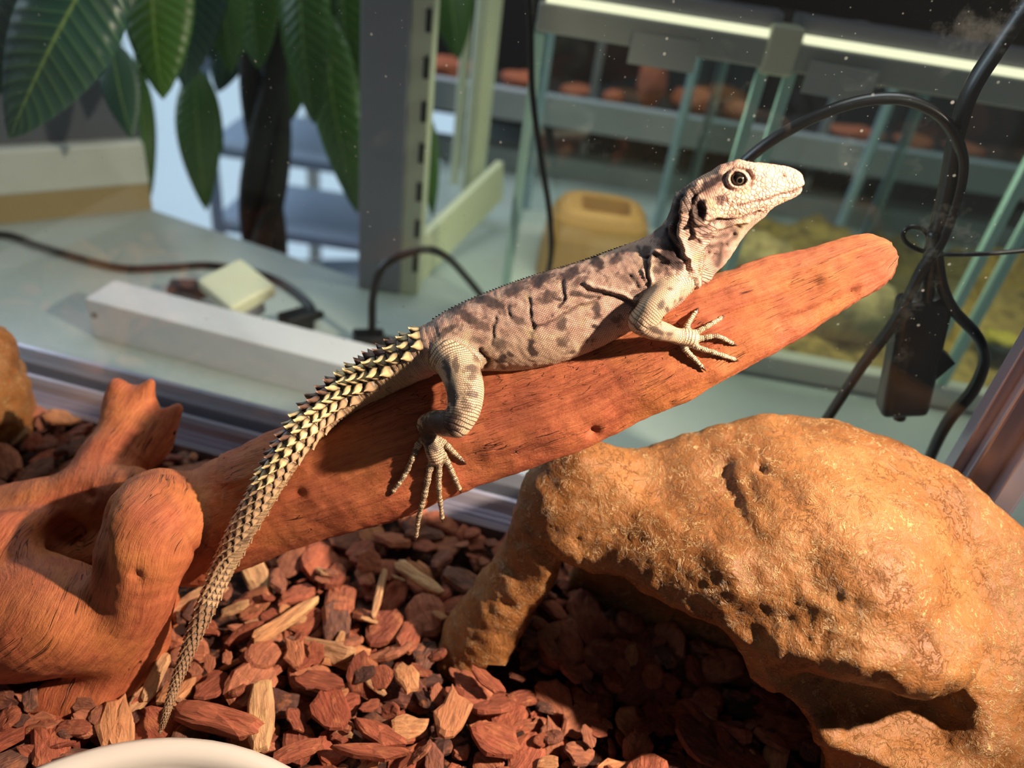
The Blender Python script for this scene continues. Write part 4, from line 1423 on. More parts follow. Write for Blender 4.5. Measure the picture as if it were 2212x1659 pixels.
# chosen chips, as surveyed: end, end, width in px, height, mesh, label
HERO = [
    ((566, 1478), (560, 1625), 62, .012, CH_P[2], 'wide straight-edged pale wood chip standing out beside the white bowl', 'wood chip'),
    ((388, 1532), (562, 1580), 56, .013, CH_R[3], 'long reddish bark piece lying against the wide pale wood chip', 'bark chip'),
    ((994, 1488), (958, 1612), 80, .014, CH_O[0], 'oval orange bark chip at the edge of the cave shadow', 'bark chip'),
    ((700, 1490), (735, 1582), 84, .012, CH_R[0], 'flat plain brown bark chip between smaller red chips', 'bark chip'),
    ((836, 1572), (930, 1568), 62, .012, CH_O[1], 'tan and red mottled chip beside the oval orange chip', 'bark chip'),
    ((772, 1552), (872, 1618), 46, .013, CH_R[4], 'slim pinkish bark chip lying slantwise below the flat brown chip', 'bark chip'),
    ((1016, 1572), (1128, 1626), 74, .009, CH_R[1], 'broad red bark chip half in the cave shadow', 'bark chip'),
    ((866, 1428), (890, 1500), 52, .013, CH_O[2], 'short tan wood block above the mottled chip', 'wood chip'),
    ((540, 1440), (592, 1385), 70, .010, CH_R[5], 'flat brown-red chip leaning up above the pale wood chip', 'bark chip'),
    ((636, 1462), (744, 1482), 44, .013, CH_R[2], 'red curved bark chip right of the wide pale wood chip', 'bark chip'),
    ((628, 1378), (648, 1448), 52, .011, CH_O[0], 'light streaked wood chip tilted in the middle of the bark', 'wood chip'),
    ((362, 1416), (312, 1506), 30, .016, CH_P[0], 'pale yellow split wood stick leaning at the root knot', 'wood stick'),
    ((330, 1440), (292, 1510), 20, .010, CH_P[1], 'thin grey-brown stick beside the pale split stick', 'wood stick'),
    ((550, 1388), (678, 1296), 28, .012, CH_P[1], 'long pale stick lying in the branch shadow', 'wood stick'),
    ((832, 1226), (808, 1330), 17, .010, CH_P[3], 'narrow pale splinter standing in the dark under the branch', 'wood stick'),
    ((858, 1218), (950, 1278), 26, .010, CH_P[1], 'grey pale splinter in the dark near the cave leg', 'wood stick'),
    ((722, 1612), (884, 1634), 30, .012, CH_R[4], 'long thin red sliver below the slim pinkish chip', 'bark chip'),
    ((596, 1640), (690, 1604), 34, .012, CH_R[3], 'red bark sliver beside the rim of the white bowl', 'bark chip'),
    ((95, 890), (170, 915), 42, .014, CH_O[1], 'pale flat chip near the far tan rock', 'wood chip'),
    ((200, 946), (182, 990), 22, .014, CH_P[2], 'pale stub of wood behind the root knot', 'wood stick'),
    ((1090, 1500), (1020, 1440), 30, .018, CH_R[2], 'curled thin bark flake standing at the edge of the cave shadow', 'bark flake'),
]
hero_xy = []
for (a, b, wpx, z, me, lab, cat) in HERO:
    A_, B_ = onz(*a, z), onz(*b, z)
    c = (A_ + B_) / 2
    L = np.linalg.norm(B_ - A_)
    yaw = math.atan2(B_[1] - A_[1], B_[0] - A_[0])
    o = chip_obj(cat.replace(' ', '_'), me, c, L * 1.08, yaw, random.uniform(-.15, .15), random.uniform(-.08, .08))
    ys_ = wpx * pxm(c) / (L * 1.08 * max(1e-6, (max(v.co.y for v in me.vertices) - min(v.co.y for v in me.vertices))))
    # a chip lying flat is foreshortened: compare its cross direction in the photograph
    cr = np.array([-math.sin(yaw), math.cos(yaw), 0])
    x0, y0 = to_px(c); x1, y1 = to_px(c + cr * .01)
    ys_ = ys_ * (.01 / (math.hypot(x1 - x0, y1 - y0) * pxm(c)))
    o.scale = (L * 1.08, L * 1.08 * min(ys_, 2.2), L * 1.08)
    settle(o)
    tag(o, lab, cat)
    hero_xy.append(c[:2])
hero_xy = np.array(hero_xy)
# random chips by dart throwing; the ones that show largest become objects
cand = []
def inside(p):
    return (np.array(p[:2]) - GB) @ gn < -.040 and -.50 < (np.array(p[:2]) - GB) @ ge < .42
pts = []
cell = {}
def free(p, dmin):
    kx, ky = int(p[0] / .012), int(p[1] / .012)
    for i in range(-2, 3):
        for j in range(-2, 3):
            for q in cell.get((kx + i, ky + j), ()):
                if (q[0] - p[0]) ** 2 + (q[1] - p[1]) ** 2 < dmin * dmin:
                    return False
    return True
tries = 0
while tries < 26000:
    tries += 1
    p = (random.uniform(-.50, .42), random.uniform(.09, .47))
    if not inside(p):
        continue
    dmin = .0150
    if not free(p, dmin):
        continue
    cell.setdefault((int(p[0] / .012), int(p[1] / .012)), []).append(p)
    pts.append(p)
P = np.array([(x, y, .004) for x, y in pts])
X_, Y_ = to_px(P)
infr = (X_ > -30) & (X_ < IW + 30) & (Y_ < IH + 40)
vis = infr.copy()
tt = np.linspace(.35, .985, 34)
for i in np.nonzero(infr)[0]:
    seg = CAM + (P[i] - CAM) * tt[:, None]
    if (LOG(seg, 9) < 0).any() or (cave(seg) < 0).any() or TRUNK(seg).min() < 0:
        vis[i] = False
bowl_c = np.array([-.1213, .0817])
def in_bowl(p):
    return math.hypot(p[0] - bowl_c[0], p[1] - bowl_c[1]) < .124
lit_v, lit_f, lit_r = [], [], []
def to_litter(me, loc, size, e, rnd):
    R_ = (Matrix.Rotation(e[2], 3, 'Z') @ Matrix.Rotation(e[1], 3, 'Y') @ Matrix.Rotation(e[0], 3, 'X'))
    n0 = len(lit_v)
    co = np.array([(R_ @ (v.co * size))[:] for v in me.vertices])
    loc, stuck = clear_of(co[::2], loc)
    if stuck > .003:
        return          # a crumb with no room under the wood or rock
    for q in map(Vector, co):
        lit_v.append((q.x + loc[0], q.y + loc[1], q.z + loc[2]))
        lit_r.append(rnd)
    for f in me.polygons:
        lit_f.append([k_ + n0 for k_ in f.vertices])
order = sorted(range(len(pts)), key=lambda i: (not vis[i], np.linalg.norm(P[i] - CAM)))
n_obj = 0
KL = {'r': ('bark_chip', 'reddish-brown bark chip lying', 'bark chip', 'reddish bark chips'),
      'd': ('dark_bark_chip', 'dark brown bark chip lying', 'bark chip', 'dark bark chips'),
      'o': ('orange_bark_chip', 'orange-tan bark chip lying', 'bark chip', 'orange-tan bark chips'),
      'p': ('wood_splinter', 'pale wood splinter lying', 'wood splinter', 'pale splinters')}
for i in order:
    x, y = pts[i]
    if in_bowl((x, y)):
        continue
    r = random.random()
    kd = 'r' if r < .60 else 'd' if r < .80 else 'o' if r < .91 else 'p'
    me = random.choice({'r': CH_R, 'd': CH_D, 'o': CH_O, 'p': CH_P}[kd])
    size = random.uniform(.020, .037) * (1.25 if kd == 'p' else 1)
    e = (random.gauss(0, .34), random.gauss(0, .28), random.uniform(0, 6.28))
    nearh = len(hero_xy) and np.min(np.hypot(*(hero_xy - (x, y)).T)) < .012
    z = random.uniform(-.002, .006) - (.004 if nearh else 0)
    if vis[i] and n_obj < 300 - len(HERO):
        o = settle(chip_obj(KL[kd][0], me, (x, y, z), size, e[2], e[0], e[1]))
        X1, Y1 = X_[i], Y_[i]
        zone = 'behind the root knot' if (X1 < 560 and Y1 < 1120) else 'in front of the cave mouth' if x > .025 else \
            'in the shade under the branch' if Y1 < 1375 else 'between root knot and bowl' if X1 < 400 else 'near the bowl rim' if X1 < 680 else 'on open ground left of the cave'
        tag(o, KL[kd][1] + ' ' + zone, KL[kd][2], KL[kd][3] + ' ' + zone)
        n_obj += 1
    else:
        to_litter(me, (x, y, z), size, e, random.random())
# smaller crumbs lying on top where the bed is open to view
for _ in range(2600):
    if n_obj >= 300 - len(HERO):
        break
    x, y = random.uniform(-.42, .22), random.uniform(.15, .46)
    if not inside((x, y)) or in_bowl((x, y)):
        continue
    X1, Y1 = to_px((x, y, .008))
    if not (-10 < X1 < IW and Y1 < IH + 20):
        continue
    seg = CAM + (np.array([x, y, .008]) - CAM) * tt[:, None]
    if (LOG(seg, 9) < 0).any() or (cave(seg) < 0).any() or TRUNK(seg).min() < 0:
        continue
    r = random.random()
    kd = 'r' if r < .55 else 'd' if r < .75 else 'o' if r < .9 else 'p'
    me = random.choice({'r': CH_R, 'd': CH_D, 'o': CH_O, 'p': CH_P}[kd])
    o = settle(chip_obj('small_' + KL[kd][0], me, (x, y, random.uniform(.005, .010)), random.uniform(.010, .018), random.uniform(0, 6.28), random.gauss(0, .45), random.gauss(0, .4)))
    zone = 'behind the root knot' if (X1 < 560 and Y1 < 1120) else 'in front of the cave mouth' if x > .025 else \
        'in the shade under the branch' if Y1 < 1375 else 'between root knot and bowl' if X1 < 400 else 'near the bowl rim' if X1 < 680 else 'on open ground left of the cave'
    tag(o, 'small ' + KL[kd][1] + ' on top ' + zone, KL[kd][2], 'small ' + KL[kd][3] + ' ' + zone)
    n_obj += 1
# a lower layer filling the gaps
for _ in range(1500):
    x, y = random.uniform(-.50, .42), random.uniform(.10, .47)
    if inside((x, y)) and not in_bowl((x, y)):
        to_litter(random.choice(CH_R + CH_D), (x, y, random.uniform(-.008, -.003)), random.uniform(.012, .022), (random.gauss(0, .3), random.gauss(0, .3), random.uniform(0, 6.28)), random.random())
me = mesh('bark_litter', lit_v, lit_f)
attr(me, 'rnd', lit_r)
o = link('bark_litter', me, M_LITTER)
tag(o, 'loose small bark litter filling the bed between the chips', 'bark litter', kind='stuff')
# white bowl
R0 = .066
prof = [(.098, -.012), (.112, -.002), (.1195, .010), (.1214, .0160), (.1208, .0192), (.1180, .0208), (.1135, .0206), (.1105, .0186), (.1090, .0150), (.1070, .006), (.090, .000), (.0, -.001)]
sec = 72
vv, ff = [], []
for r, z in prof[:-1]:
    for q in range(sec):
        a = 2 * math.pi * q / sec
        vv.append((bowl_c[0] + r * math.cos(a), bowl_c[1] + r * math.sin(a), z))
for j in range(len(prof) - 2):
    for q in range(sec):
        q2 = (q + 1) % sec
        ff.append((j * sec + q, j * sec + q2, (j + 1) * sec + q2, (j + 1) * sec + q))
c0 = len(vv)
vv.append((bowl_c[0], bowl_c[1], -.001))
for q in range(sec):
    ff.append(((len(prof) - 2) * sec + q, (len(prof) - 2) * sec + (q + 1) % sec, c0))
ff.append(tuple(range(sec))[::-1])
bowl = empty('water_bowl', (bowl_c[0], bowl_c[1], -.012))
tag(bowl, 'round white ceramic bowl with a thick rim standing in the bark', 'bowl')
under(link('bowl_body', mesh('bowl_body', vv, ff), plain('white_glaze', srgb(212, 203, 192), .22, .5, var=.02), None, True), bowl)
t = NT('still_water')
b_ = t.n('BsdfPrincipled', {'Base Color': (.9, .95, .93, 1), 'Roughness': .02, 'IOR': 1.33, 'Transmission Weight': 1.0})
t.t.links.new(b_.outputs[0], t.out.inputs[0])
vv = [(bowl_c[0] + .1082 * math.cos(2 * math.pi * q / sec), bowl_c[1] + .1082 * math.sin(2 * math.pi * q / sec), z) for z in (.0100, .0092) for q in range(sec)]
ff = [tuple(range(sec)), tuple(range(sec, 2 * sec))[::-1]] + [(q, sec + q, sec + (q + 1) % sec, (q + 1) % sec) for q in range(sec)]
under(link('water', mesh('water', vv, ff), t.m), bowl)
# tan rock at the far left
lump_c = at(-48, 830, .415)
bm = bmesh.new(); bmesh.ops.create_icosphere(bm, subdivisions=5, radius=1)
Pn = np.array([v.co[:] for v in bm.verts]); k_ = 1 + .18 * fbm(Pn * 1.6 + 2, 4)
for v, q in zip(bm.verts, k_):
    v.co = Vector((v.co.x * .030 * q, v.co.y * .032 * q, v.co.z * .055 * q))
me = bpy.data.meshes.new('tan_rock'); bm.to_mesh(me); bm.free()
o = link('tan_rock', me, M_ROCK, None, True)
o.location = tuple(lump_c)
tag(o, 'upright tan rock at the end of the track, far from the cave', 'rock')
# ------------------------------------------------------------------ things behind the pane
def smooth_tube(name, pts, r, mat, flat=1.0, n=10, parent=None):
    mb = MB().tube(spline(pts, 8), r, n, flat)
    return mb.build(name, mat, parent, True)
# slotted shelf upright
up = empty('shelf_upright', (-.168, .79, -.036))
tag(up, 'tall grey upright with a slotted edge coloured cream as lit, standing on the counter', 'post')
under(MB().box((-.168, .805, .60), (.024, .030, .636), (1, 0, 0), (0, 1, 0), EZ, .002).build('post', M_GREY), up)
strip = under(MB().box((-.1335, .792, .60), (.011, .014, .636), (1, 0, 0), (0, 1, 0), EZ, .002).build('slotted_strip', M_CREAM), up)  # cream here paints the light falling on the upright's side
M_SLOT = plain('dark_slot', srgb(52, 54, 50), .8)
sm = MB().box((0, 0, 0), (.0026, .002, .010)).build('slot', M_SLOT)
for i in range(14):
    o = sm if i == 0 else sm.copy()
    if i: COL.objects.link(o)
    o.location = (-.1275, .7775, .005 + i * .042)
    under(o, strip)
# cream shelf rack behind it
rk = empty('cream_rack', (-.08, 1.0, -.036))
tag(rk, 'cream metal rack with thin posts and a sloping side rail behind the slotted upright', 'rack')
p0, p1 = at(1058, 0, 1.02), at(1040, 400, 1.02)
under(MB().tube([(p0[0], 1.02, .9), (p0[0], 1.02, -.036)], .016, 8).build('rack_post', M_CREAM), rk)
p0 = at(1010, 40, 1.15)
under(MB().tube([(p0[0], 1.15, .9), (p0[0], 1.15, -.036)], .007, 8).build('rack_post', M_CREAM), rk)
a, b = onz(905, 540, -.006), onz(1050, 400, .03)
d = b - a; d /= np.linalg.norm(d)
sd = np.cross(d, EZ); sd /= np.linalg.norm(sd)
under(MB().box((a + b) / 2 + sd * .01, (np.linalg.norm(b - a) / 2 + .02, .005, .028), d, sd, np.cross(sd, d)).build('side_rail', M_CREAM), rk)
# ---- row of glass tanks on the right
def tank_glass(name, tint, a):
    t = NT(name)
    tr = t.n('BsdfTransparent', {0: (*tint, 1)})
    gl = t.n('BsdfGlossy', {0: (1, 1, 1, 1), 1: .05})
    m1 = t.n('MixShader', {0: a, 1: tr.outputs[0], 2: gl.outputs[0]})
    t.t.links.new(m1.outputs[0], t.out.inputs[0])
    return t.m
M_PANE = tank_glass('tank_glass', (.90, .95, .93), .05)
M_EDGE = plain('green_glass_edge', srgb(176, 214, 200), .2, .6)
M_EDGEB = plain('blue_glass_edge', srgb(150, 178, 196), .2, .6)
t = NT('tank_light')
em = t.n('Emission', {0: (1.0, .97, .66, 1), 1: 1.1})
t.t.links.new(em.outputs[0], t.out.inputs[0])
M_TUBE = t.m
fy = lambda x: .738 - .06 * x
M_CARD = plain('blank_card', srgb(178, 180, 172), .6)
spans = [(-.022, .176), (.200, .426), (.450, .690)]
names = ['glass tank holding the tan hide', 'glass tank with yellow moss, second along the white rail', 'glass tank with yellow moss beside the corner post, third along the white rail']
ZT = .276
for i, (x0, x1) in enumerate(spans):
    T = empty('glass_tank', ((x0 + x1) / 2, fy(x0) + .15, -.036))
    tag(T, names[i], 'tank', 'glass tanks under the white rail')
    y0 = fy((x0 + x1) / 2); y1 = y0 + .33
    ex = np.array([1, -.06, 0]); ex /= np.linalg.norm(ex)
    xm, hw_ = (x0 + x1) / 2, (x1 - x0) / 2
    under(MB().box((xm, y0, (ZT - .03) / 2), (hw_ - .002, .002, (ZT + .03) / 2), ex).build('front_pane', M_PANE), T)
    for x in (x0, x1):
        under(MB().box((x, y0 + .165, (ZT - .03) / 2), (.002, .160, (ZT + .03) / 2)).build('side_pane', M_PANE), T)
        under(MB().box((x, fy(x) - .001, (ZT - .03) / 2), (.0045, .004, (ZT + .03) / 2)).build('pane_edge', M_EDGE), T)
        under(MB().box((x + (.004 if x == x0 else -.004), y1, (ZT - .03) / 2), (.006, .004, (ZT + .03) / 2)).build('pane_edge', M_EDGEB), T)
    under(MB().box((xm, y0 + .002, -.022), (hw_ + .010, .010, .013), ex, bev=.003).build('bottom_rail', M_WHITE), T)
    under(MB().box((xm, y0 + .17, -.030), (hw_, .16, .004)).build('tank_floor', M_WHITE), T)
    tr_ = under(MB().box((xm, y0 - .001, ZT + .006), (hw_ + .004, .010, .012), ex, bev=.003).build('top_rail', plain('rail_grey', srgb(172, 174, 164), .4)), T)
    under(MB().box((xm, y0 - .004, ZT + .021), (hw_ - .002, .005, .0028), ex).build('light_strip', M_TUBE), tr_)
    under(MB().box((xm, y0 + .012, ZT + .031), (hw_ + .004, .016, .006), ex).build('lid_edge', M_GREY), T)
    lamp('tank_light', 'AREA', (xm, y0 + .035, ZT + .003), (xm, y0 + .14, -.03), .42, (1.0, .93, .72), shape='RECTANGLE', size=hw_ * 1.4, size_y=.012)
    if i < 2:
        under(MB().box((x0 + hw_ + (.01 if i == 0 else -.075), y0 - .012, ZT - .006), (.029, .001, .013), ex).build('name_card', M_CARD), tr_)
o = MB().box((.185, fy(.185) - .004, ZT + .010), (.014, .010, .020), bev=.003).build('rail_joint', M_CREAM)
tag(o, 'cream joint block between the first two tanks on the white rail', 'bracket')
o = MB().box((.38, .945, .485), (.30, .19, .172)).build('lamp_hood', plain('black_hood', srgb(16, 16, 20), .5))
tag(o, 'black hood above the row of glass tanks', 'hood')
# tan hide with a square opening in its top
base = onz(1268, 610, -.02)
hide = empty('terracotta_hide', tuple(base))
tag(hide, 'rounded tan clay hide with a square dark hole in its top', 'hide')
pr = [(0.074, -.0268), (.073, .00), (.069, .030), (.062, .050), (.054, .060), (.046, .064)]
sec = 28
vv, ff = [], []
cx, cy = base[0] + .004, base[1] + .045
for r, z in pr:
    for q in range(sec):
        a = 2 * math.pi * q / sec
        k = (abs(math.cos(a)) ** 4 + abs(math.sin(a)) ** 4) ** -.25
        vv.append((cx + r * k * .92 * math.cos(a), cy + r * k * .75 * math.sin(a), z))
for r, z in [(.030, .064), (.029, .018)]:
    for q in range(sec):
        a = 2 * math.pi * q / sec
        k = min(1 / max(abs(math.cos(a)), 1e-6), 1 / max(abs(math.sin(a)), 1e-6))
        vv.append((cx + .004 + r * k * .98 * math.cos(a), cy - .004 + r * k * .78 * math.sin(a), z))
nr = len(pr) + 2
for j in range(nr - 1):
    for q in range(sec):
        q2 = (q + 1) % sec
        ff.append((j * sec + q, j * sec + q2, (j + 1) * sec + q2, (j + 1) * sec + q))
under(link('shell', mesh('shell', vv, ff), plain('tan_clay', srgb(206, 150, 82), .6), smooth=False), hide)
under(MB().box((cx + .004, cy - .004, .018), (.030, .025, .004)).build('hole_shade', plain('hole_dark', srgb(58, 26, 18), .8)), hide)  # dark plate painted as the shade inside the hole
# yellow moss and stones in the tanks
def lump(name, c, r, mat, seed, label, cat, group=None, amp=.25, sub=3, fq=14):
    bm = bmesh.new()
    bmesh.ops.create_icosphere(bm, subdivisions=sub, radius=1)
    P = np.array([v.co[:] for v in bm.verts])
    m = 1 + amp * fbm(P * 1.7 + seed, 3)
    for v, q in zip(bm.verts, m):
        v.co = Vector((v.co.x * r[0] * q, v.co.y * r[1] * q, v.co.z * r[2] * q))
    me = bpy.data.meshes.new(name); bm.to_mesh(me); bm.free()
    o = link(name, me, mat, None, True)
    o.location = tuple(c)
    return tag(o, label, cat, group)
def moss_mat(name, c0, c1):
    t = NT(name)
    ob = t.n('TexCoord').outputs['Object']
    nz = t.noise(ob, 55, 5, .65, .5)
    return t.bsdf(t.ramp(nz.outputs[0], [(.3, c0), (.55, c1), (.75, tuple(min(1, x * 1.35) for x in c1))]), .85, nz.outputs[0], .004, .8, .2)
M_MOSS = moss_mat('yellow_moss', srgb(132, 112, 78), srgb(192, 168, 118))
M_TURF = moss_mat('brown_turf', srgb(104, 84, 50), srgb(190, 160, 92))
for i, (x0, x1) in enumerate(spans[1:]):
    vv, ff = [], []
    nx, ny = 26, 26
    xs = np.linspace(x0 + .003, x1 - .003, nx); ys = np.linspace(fy(x0) + .0135, fy(x0) + .305, ny)
    X, Y = np.meshgrid(xs, ys, indexing='ij')
    Z = -.02 + .014 * fbm(np.stack([X.ravel() * 26, Y.ravel() * 26, np.full(X.size, i * 7.)], 1), 3) + .05 * np.clip((Y.ravel() - fy(x0)) / .3, 0, 1)
    Z = np.maximum(Z, -.0245)
    vv = np.stack([X.ravel(), Y.ravel(), Z], 1)
    nb = len(vv)
    rim = [q for q in range(nx * ny)]
    for a in range(nx - 1):
        for b in range(ny - 1):
            ff.append((a * ny + b, (a + 1) * ny + b, (a + 1) * ny + b + 1, a * ny + b + 1))
    lowr = [(x, y, -.0262) for x, y in ((x0 + .003, fy(x0) + .0135), (x1 - .003, fy(x0) + .0135), (x1 - .003, fy(x0) + .305), (x0 + .003, fy(x0) + .305))]
    vv = list(map(tuple, vv)) + lowr
    ff.append(tuple([nb] + [a * ny for a in range(nx)] + [nb + 1])[::-1])
    ff.append(tuple([nb + 3] + [a * ny + ny - 1 for a in range(nx)] + [nb + 2]))
    ff.append(tuple([nb + 3, nb] + list(range(ny)))[::-1])
    ff.append((nb + 3, nb + 2, nb + 1, nb))
    o = link('moss_bed', mesh('moss_bed', vv, ff), M_TURF, None, True)
    tag(o, ['dry yellow moss bed in the tank behind the branch tip', 'dry brown moss bed in the tank beside the corner post'][i], 'moss', kind='stuff')
_m = at(1850, 690, .80); _m[0] = min(_m[0], .362); _m[2] = max(_m[2], .022)
lump('moss_mound', _m, (.050, .045, .044), M_MOSS, 3, 'pale yellow moss mound showing under the branch tip', 'moss', amp=.3)
lump('moss_mound', (.268, .87, .024), (.048, .05, .045), M_MOSS, 9, 'yellow moss mound showing behind the lizard throat', 'moss', amp=.3)
lump('stone', onz(2170, 760, .0), (.03, .022, .014), plain('black_stone', srgb(26, 24, 22), .6), 5, 'flat black stone on brown moss by the corner post', 'stone')
lump('yellow_pebble', onz(2165, 735, .012), (.022, .014, .010), plain('yellow_stone', srgb(206, 186, 72), .6), 6, 'small yellow pebble on the flat black stone', 'stone')
# second row of tanks further back: pale shelf beams, dark backs, reddish wood
row = empty('rear_tank_rack', (.35, 1.25, -.036))
tag(row, 'rear rack with pale shelf beams and dark tank bays', 'rack')
rdir = np.array([1, -.02, 0]); rdir /= np.linalg.norm(rdir)
pa = at(1300, 262, 1.22)
under(MB().box((.35, 1.22, pa[2] + .004), (.60, .012, .022), rdir).build('shelf_beam', plain('pale_beam', srgb(170, 172, 178), .5)), row)
pb = at(1300, 470, 1.22)
under(MB().box((.35, 1.24, -.017), (.60, .015, .018), rdir).build('shelf_beam', plain('pale_beam_low', srgb(140, 146, 150), .5)), row)
under(MB().box((.35, 1.50, .257), (.66, .01, .292), rdir).build('back_board', plain('dark_back', srgb(36, 34, 38), .7)), row)
under(MB().box((.35, 1.36, pa[2] - .014), (.62, .13, .004), rdir).build('shelf', plain('shelf_dark', srgb(40, 38, 38), .7)), row)
for x in (.06, .44, .80):
    under(MB().box((x, 1.30, .215), (.006, .006, .25)).build('divider', M_GREY), row)
M_RED = plain('rear_wood', srgb(178, 96, 66), .8, var=.3, scale=20)
def rest(o, z):
    """stand a lump on a surface, sunk by a millimetre"""
    o.location.z = z - .001 - min(v.co.z for v in o.data.vertices)
for i, (x, y, r) in enumerate([(1500, 225, (.042, .03, .022)), (1590, 245, (.022, .03, .018)), (1400, 215, (.024, .03, .045)), (1250, 190, (.030, .03, .012)), (1120, 190, (.034, .03, .016)), (970, 165, (.045, .03, .018)), (1830, 340, (.050, .03, .012)), (1950, 360, (.034, .03, .012)), (2060, 380, (.034, .03, .012)), (1325, 205, (.018, .02, .012))]):
    o = lump('rear_driftwood', at(x, y, 1.37), r, M_RED, i * 3.1, 'blurred reddish driftwood piece on the rear rack shelf', 'driftwood', 'driftwood on the rear rack', .2)
    rest(o, pa[2] - .010)
for i, (x, y, r) in enumerate([(1480, 380, (.034, .03, .030)), (1620, 420, (.038, .03, .034)), (1370, 350, (.030, .03, .028)), (1765, 440, (.040, .032, .034)), (1930, 470, (.042, .03, .032))]):
    o = lump('rear_rock', at(x, y, 1.39), r, plain('rear_stone', srgb(112, 98, 84), .8, var=.25, scale=15), i * 5.3, 'blurred grey-brown rock on the lower rear rack', 'rock', 'rocks on the rear rack', .2)
    rest(o, -.036)
# ---- cables
smooth_tube('power_cable', [at(*p) for p in [(2520, -480, .428), (2400, -260, .426), (2290, -90, .425), (2212, 20, .425), (2150, 110, .423), (2095, 200, .422), (2064, 300, .421), (2046, 400, .421), (2022, 500, .421), (2008, 570, .421), (1998, 650, .422)]], .0036, M_BLACK, 1.9)
tag(bpy.data.objects['power_cable'], 'thick black twin cable running from above down to the inline switch', 'cable')
o = smooth_tube('power_cable', [at(*p) for p in [(1560, 400, .432), (1625, 335, .430), (1700, 283, .428), (1800, 236, .426), (1890, 214, .424), (1965, 218, .422), (2032, 252, .418), (2070, 310, .416), (2078, 370, .416), (2060, 450, .416), (2030, 525, .416), (1990, 585, .417), (1962, 640, .418), (1922, 710, .420), (1862, 790, .423), (1812, 866, .425), (1770, 930, .428)]], .0030, M_BLACK, 1.7)
tag(o, 'black cable looping over from behind the lizard head', 'cable')
o = smooth_tube('power_cable', [at(*p) for p in [(2016, 500, .419), (2025, 560, .418), (2036, 620, .417), (2062, 672, .417), (2112, 728, .418), (2126, 780, .419), (2102, 842, .421), (2055, 900, .424), (2026, 950, .426), (2000, 1010, .43)]], .0032, M_BLACK, 1.6)
tag(o, 'black cable bending beside the inline switch down behind the cave', 'cable')
o = smooth_tube('signal_wire', [at(*p) for p in [(2300, 530, .43), (2212, 541, .43), (2110, 549, .43), (2020, 548, .429), (1968, 532, .428), (1950, 508, .428), (1968, 490, .428), (1998, 500, .428), (2010, 530, .43)]], .0014, M_BLACK)
tag(o, 'thin black wire curled once behind the thick cable', 'wire')
sw = empty('inline_switch', tuple(at(1945, 890, .424)))
tag(sw, 'black rectangular inline switch hanging on the cable behind the pane', 'switch')
a, b = at(1998, 640, .424), at(1946, 888, .424)
ez = (a - b) / np.linalg.norm(a - b)
vw = np.array([0, -1.0, 0]) - ez * (ez @ np.array([0, -1.0, 0])); vw /= np.linalg.norm(vw)
exx = np.cross(vw, ez)
if exx[0] < 0: exx = -exx
hs_ = under(MB().box((a + b) / 2, (.0145, .009, np.linalg.norm(a - b) / 2), exx, vw, ez, .004).build('housing', M_BLACK, smooth=True), sw)
under(MB().tube(spline([b + ez * .002, b - ez * .006], 4), .004, 10).build('strain_relief', M_BLACK), sw)
under(MB().tube(spline([a - ez * .002, a + ez * .008], 4), .005, 10).build('strain_relief', M_BLACK), sw)
rc = (a + b) / 2 + exx * .0155 - ez * .004
under(MB().add([rc + vw * s_ * .006 + ez * q * .013 + exx * w_ for s_ in (-1, 1) for q, w_ in ((-1, -.003), (1, -.003), (.1, .008))],
               [(0, 1, 2), (3, 5, 4), (0, 3, 4, 1), (1, 4, 5, 2), (2, 5, 3, 0)]).build('rocker', M_BLACK), hs_)
o = smooth_tube('power_cable', [onz(x, y, -.032) for x, y in [(-150, 528), (0, 507), (80, 530), (180, 560), (270, 580), (360, 578), (450, 573), (540, 587), (600, 606), (650, 640), (674, 668), (662, 692)]], .0042, M_BLACK)
tag(o, 'black cable lying on the counter past the white adapter', 'cable')
o = smooth_tube('power_cable', [at(*p) for p in [(792, 742, .655), (803, 715, .652), (806, 640, .655), (826, 580, .66), (870, 551, .67), (925, 539, .69), (968, 558, .72), (1008, 600, .76), (1045, 645, .785)]], .0040, M_BLACK)
tag(o, 'black cable arching above the counter in front of the slotted upright', 'cable')
o = smooth_tube('signal_wire', [at(*p) for p in [(1135, -420, .70), (1142, -60, .70), (1146, 60, .70), (1150, 200, .70), (1168, 340, .70), (1186, 450, .70), (1191, 540, .70), (1180, 610, .71), (1160, 680, .715)]], .0030, M_BLACK)
tag(o, 'thin black wire hanging in front of the tank with the tan hide', 'wire')
def plug(px_, py_, ang, label):
    c = onz(px_, py_, -.024)
    r = empty('power_plug', tuple(c)); tag(r, label, 'plug')
    e1 = np.array([math.cos(ang), math.sin(ang), 0]); e2 = np.array([-e1[1], e1[0], 0])
    under(MB().box(c, (.016, .011, .010), e1, e2, EZ, .003).build('plug_body', M_BLACK), r)
    under(MB().tube([c + e1 * .014, c + e1 * .030], [.007, .004], 10).build('strain_relief', M_BLACK), r)
plug(640, 694, .8, 'black plug at the end of the cable beside the white adapter')
plug(796, 738, .3, 'black plug beside the spiny tail on the counter')
plug(400, 630, .2, 'dark plug lying behind the white driver bar')
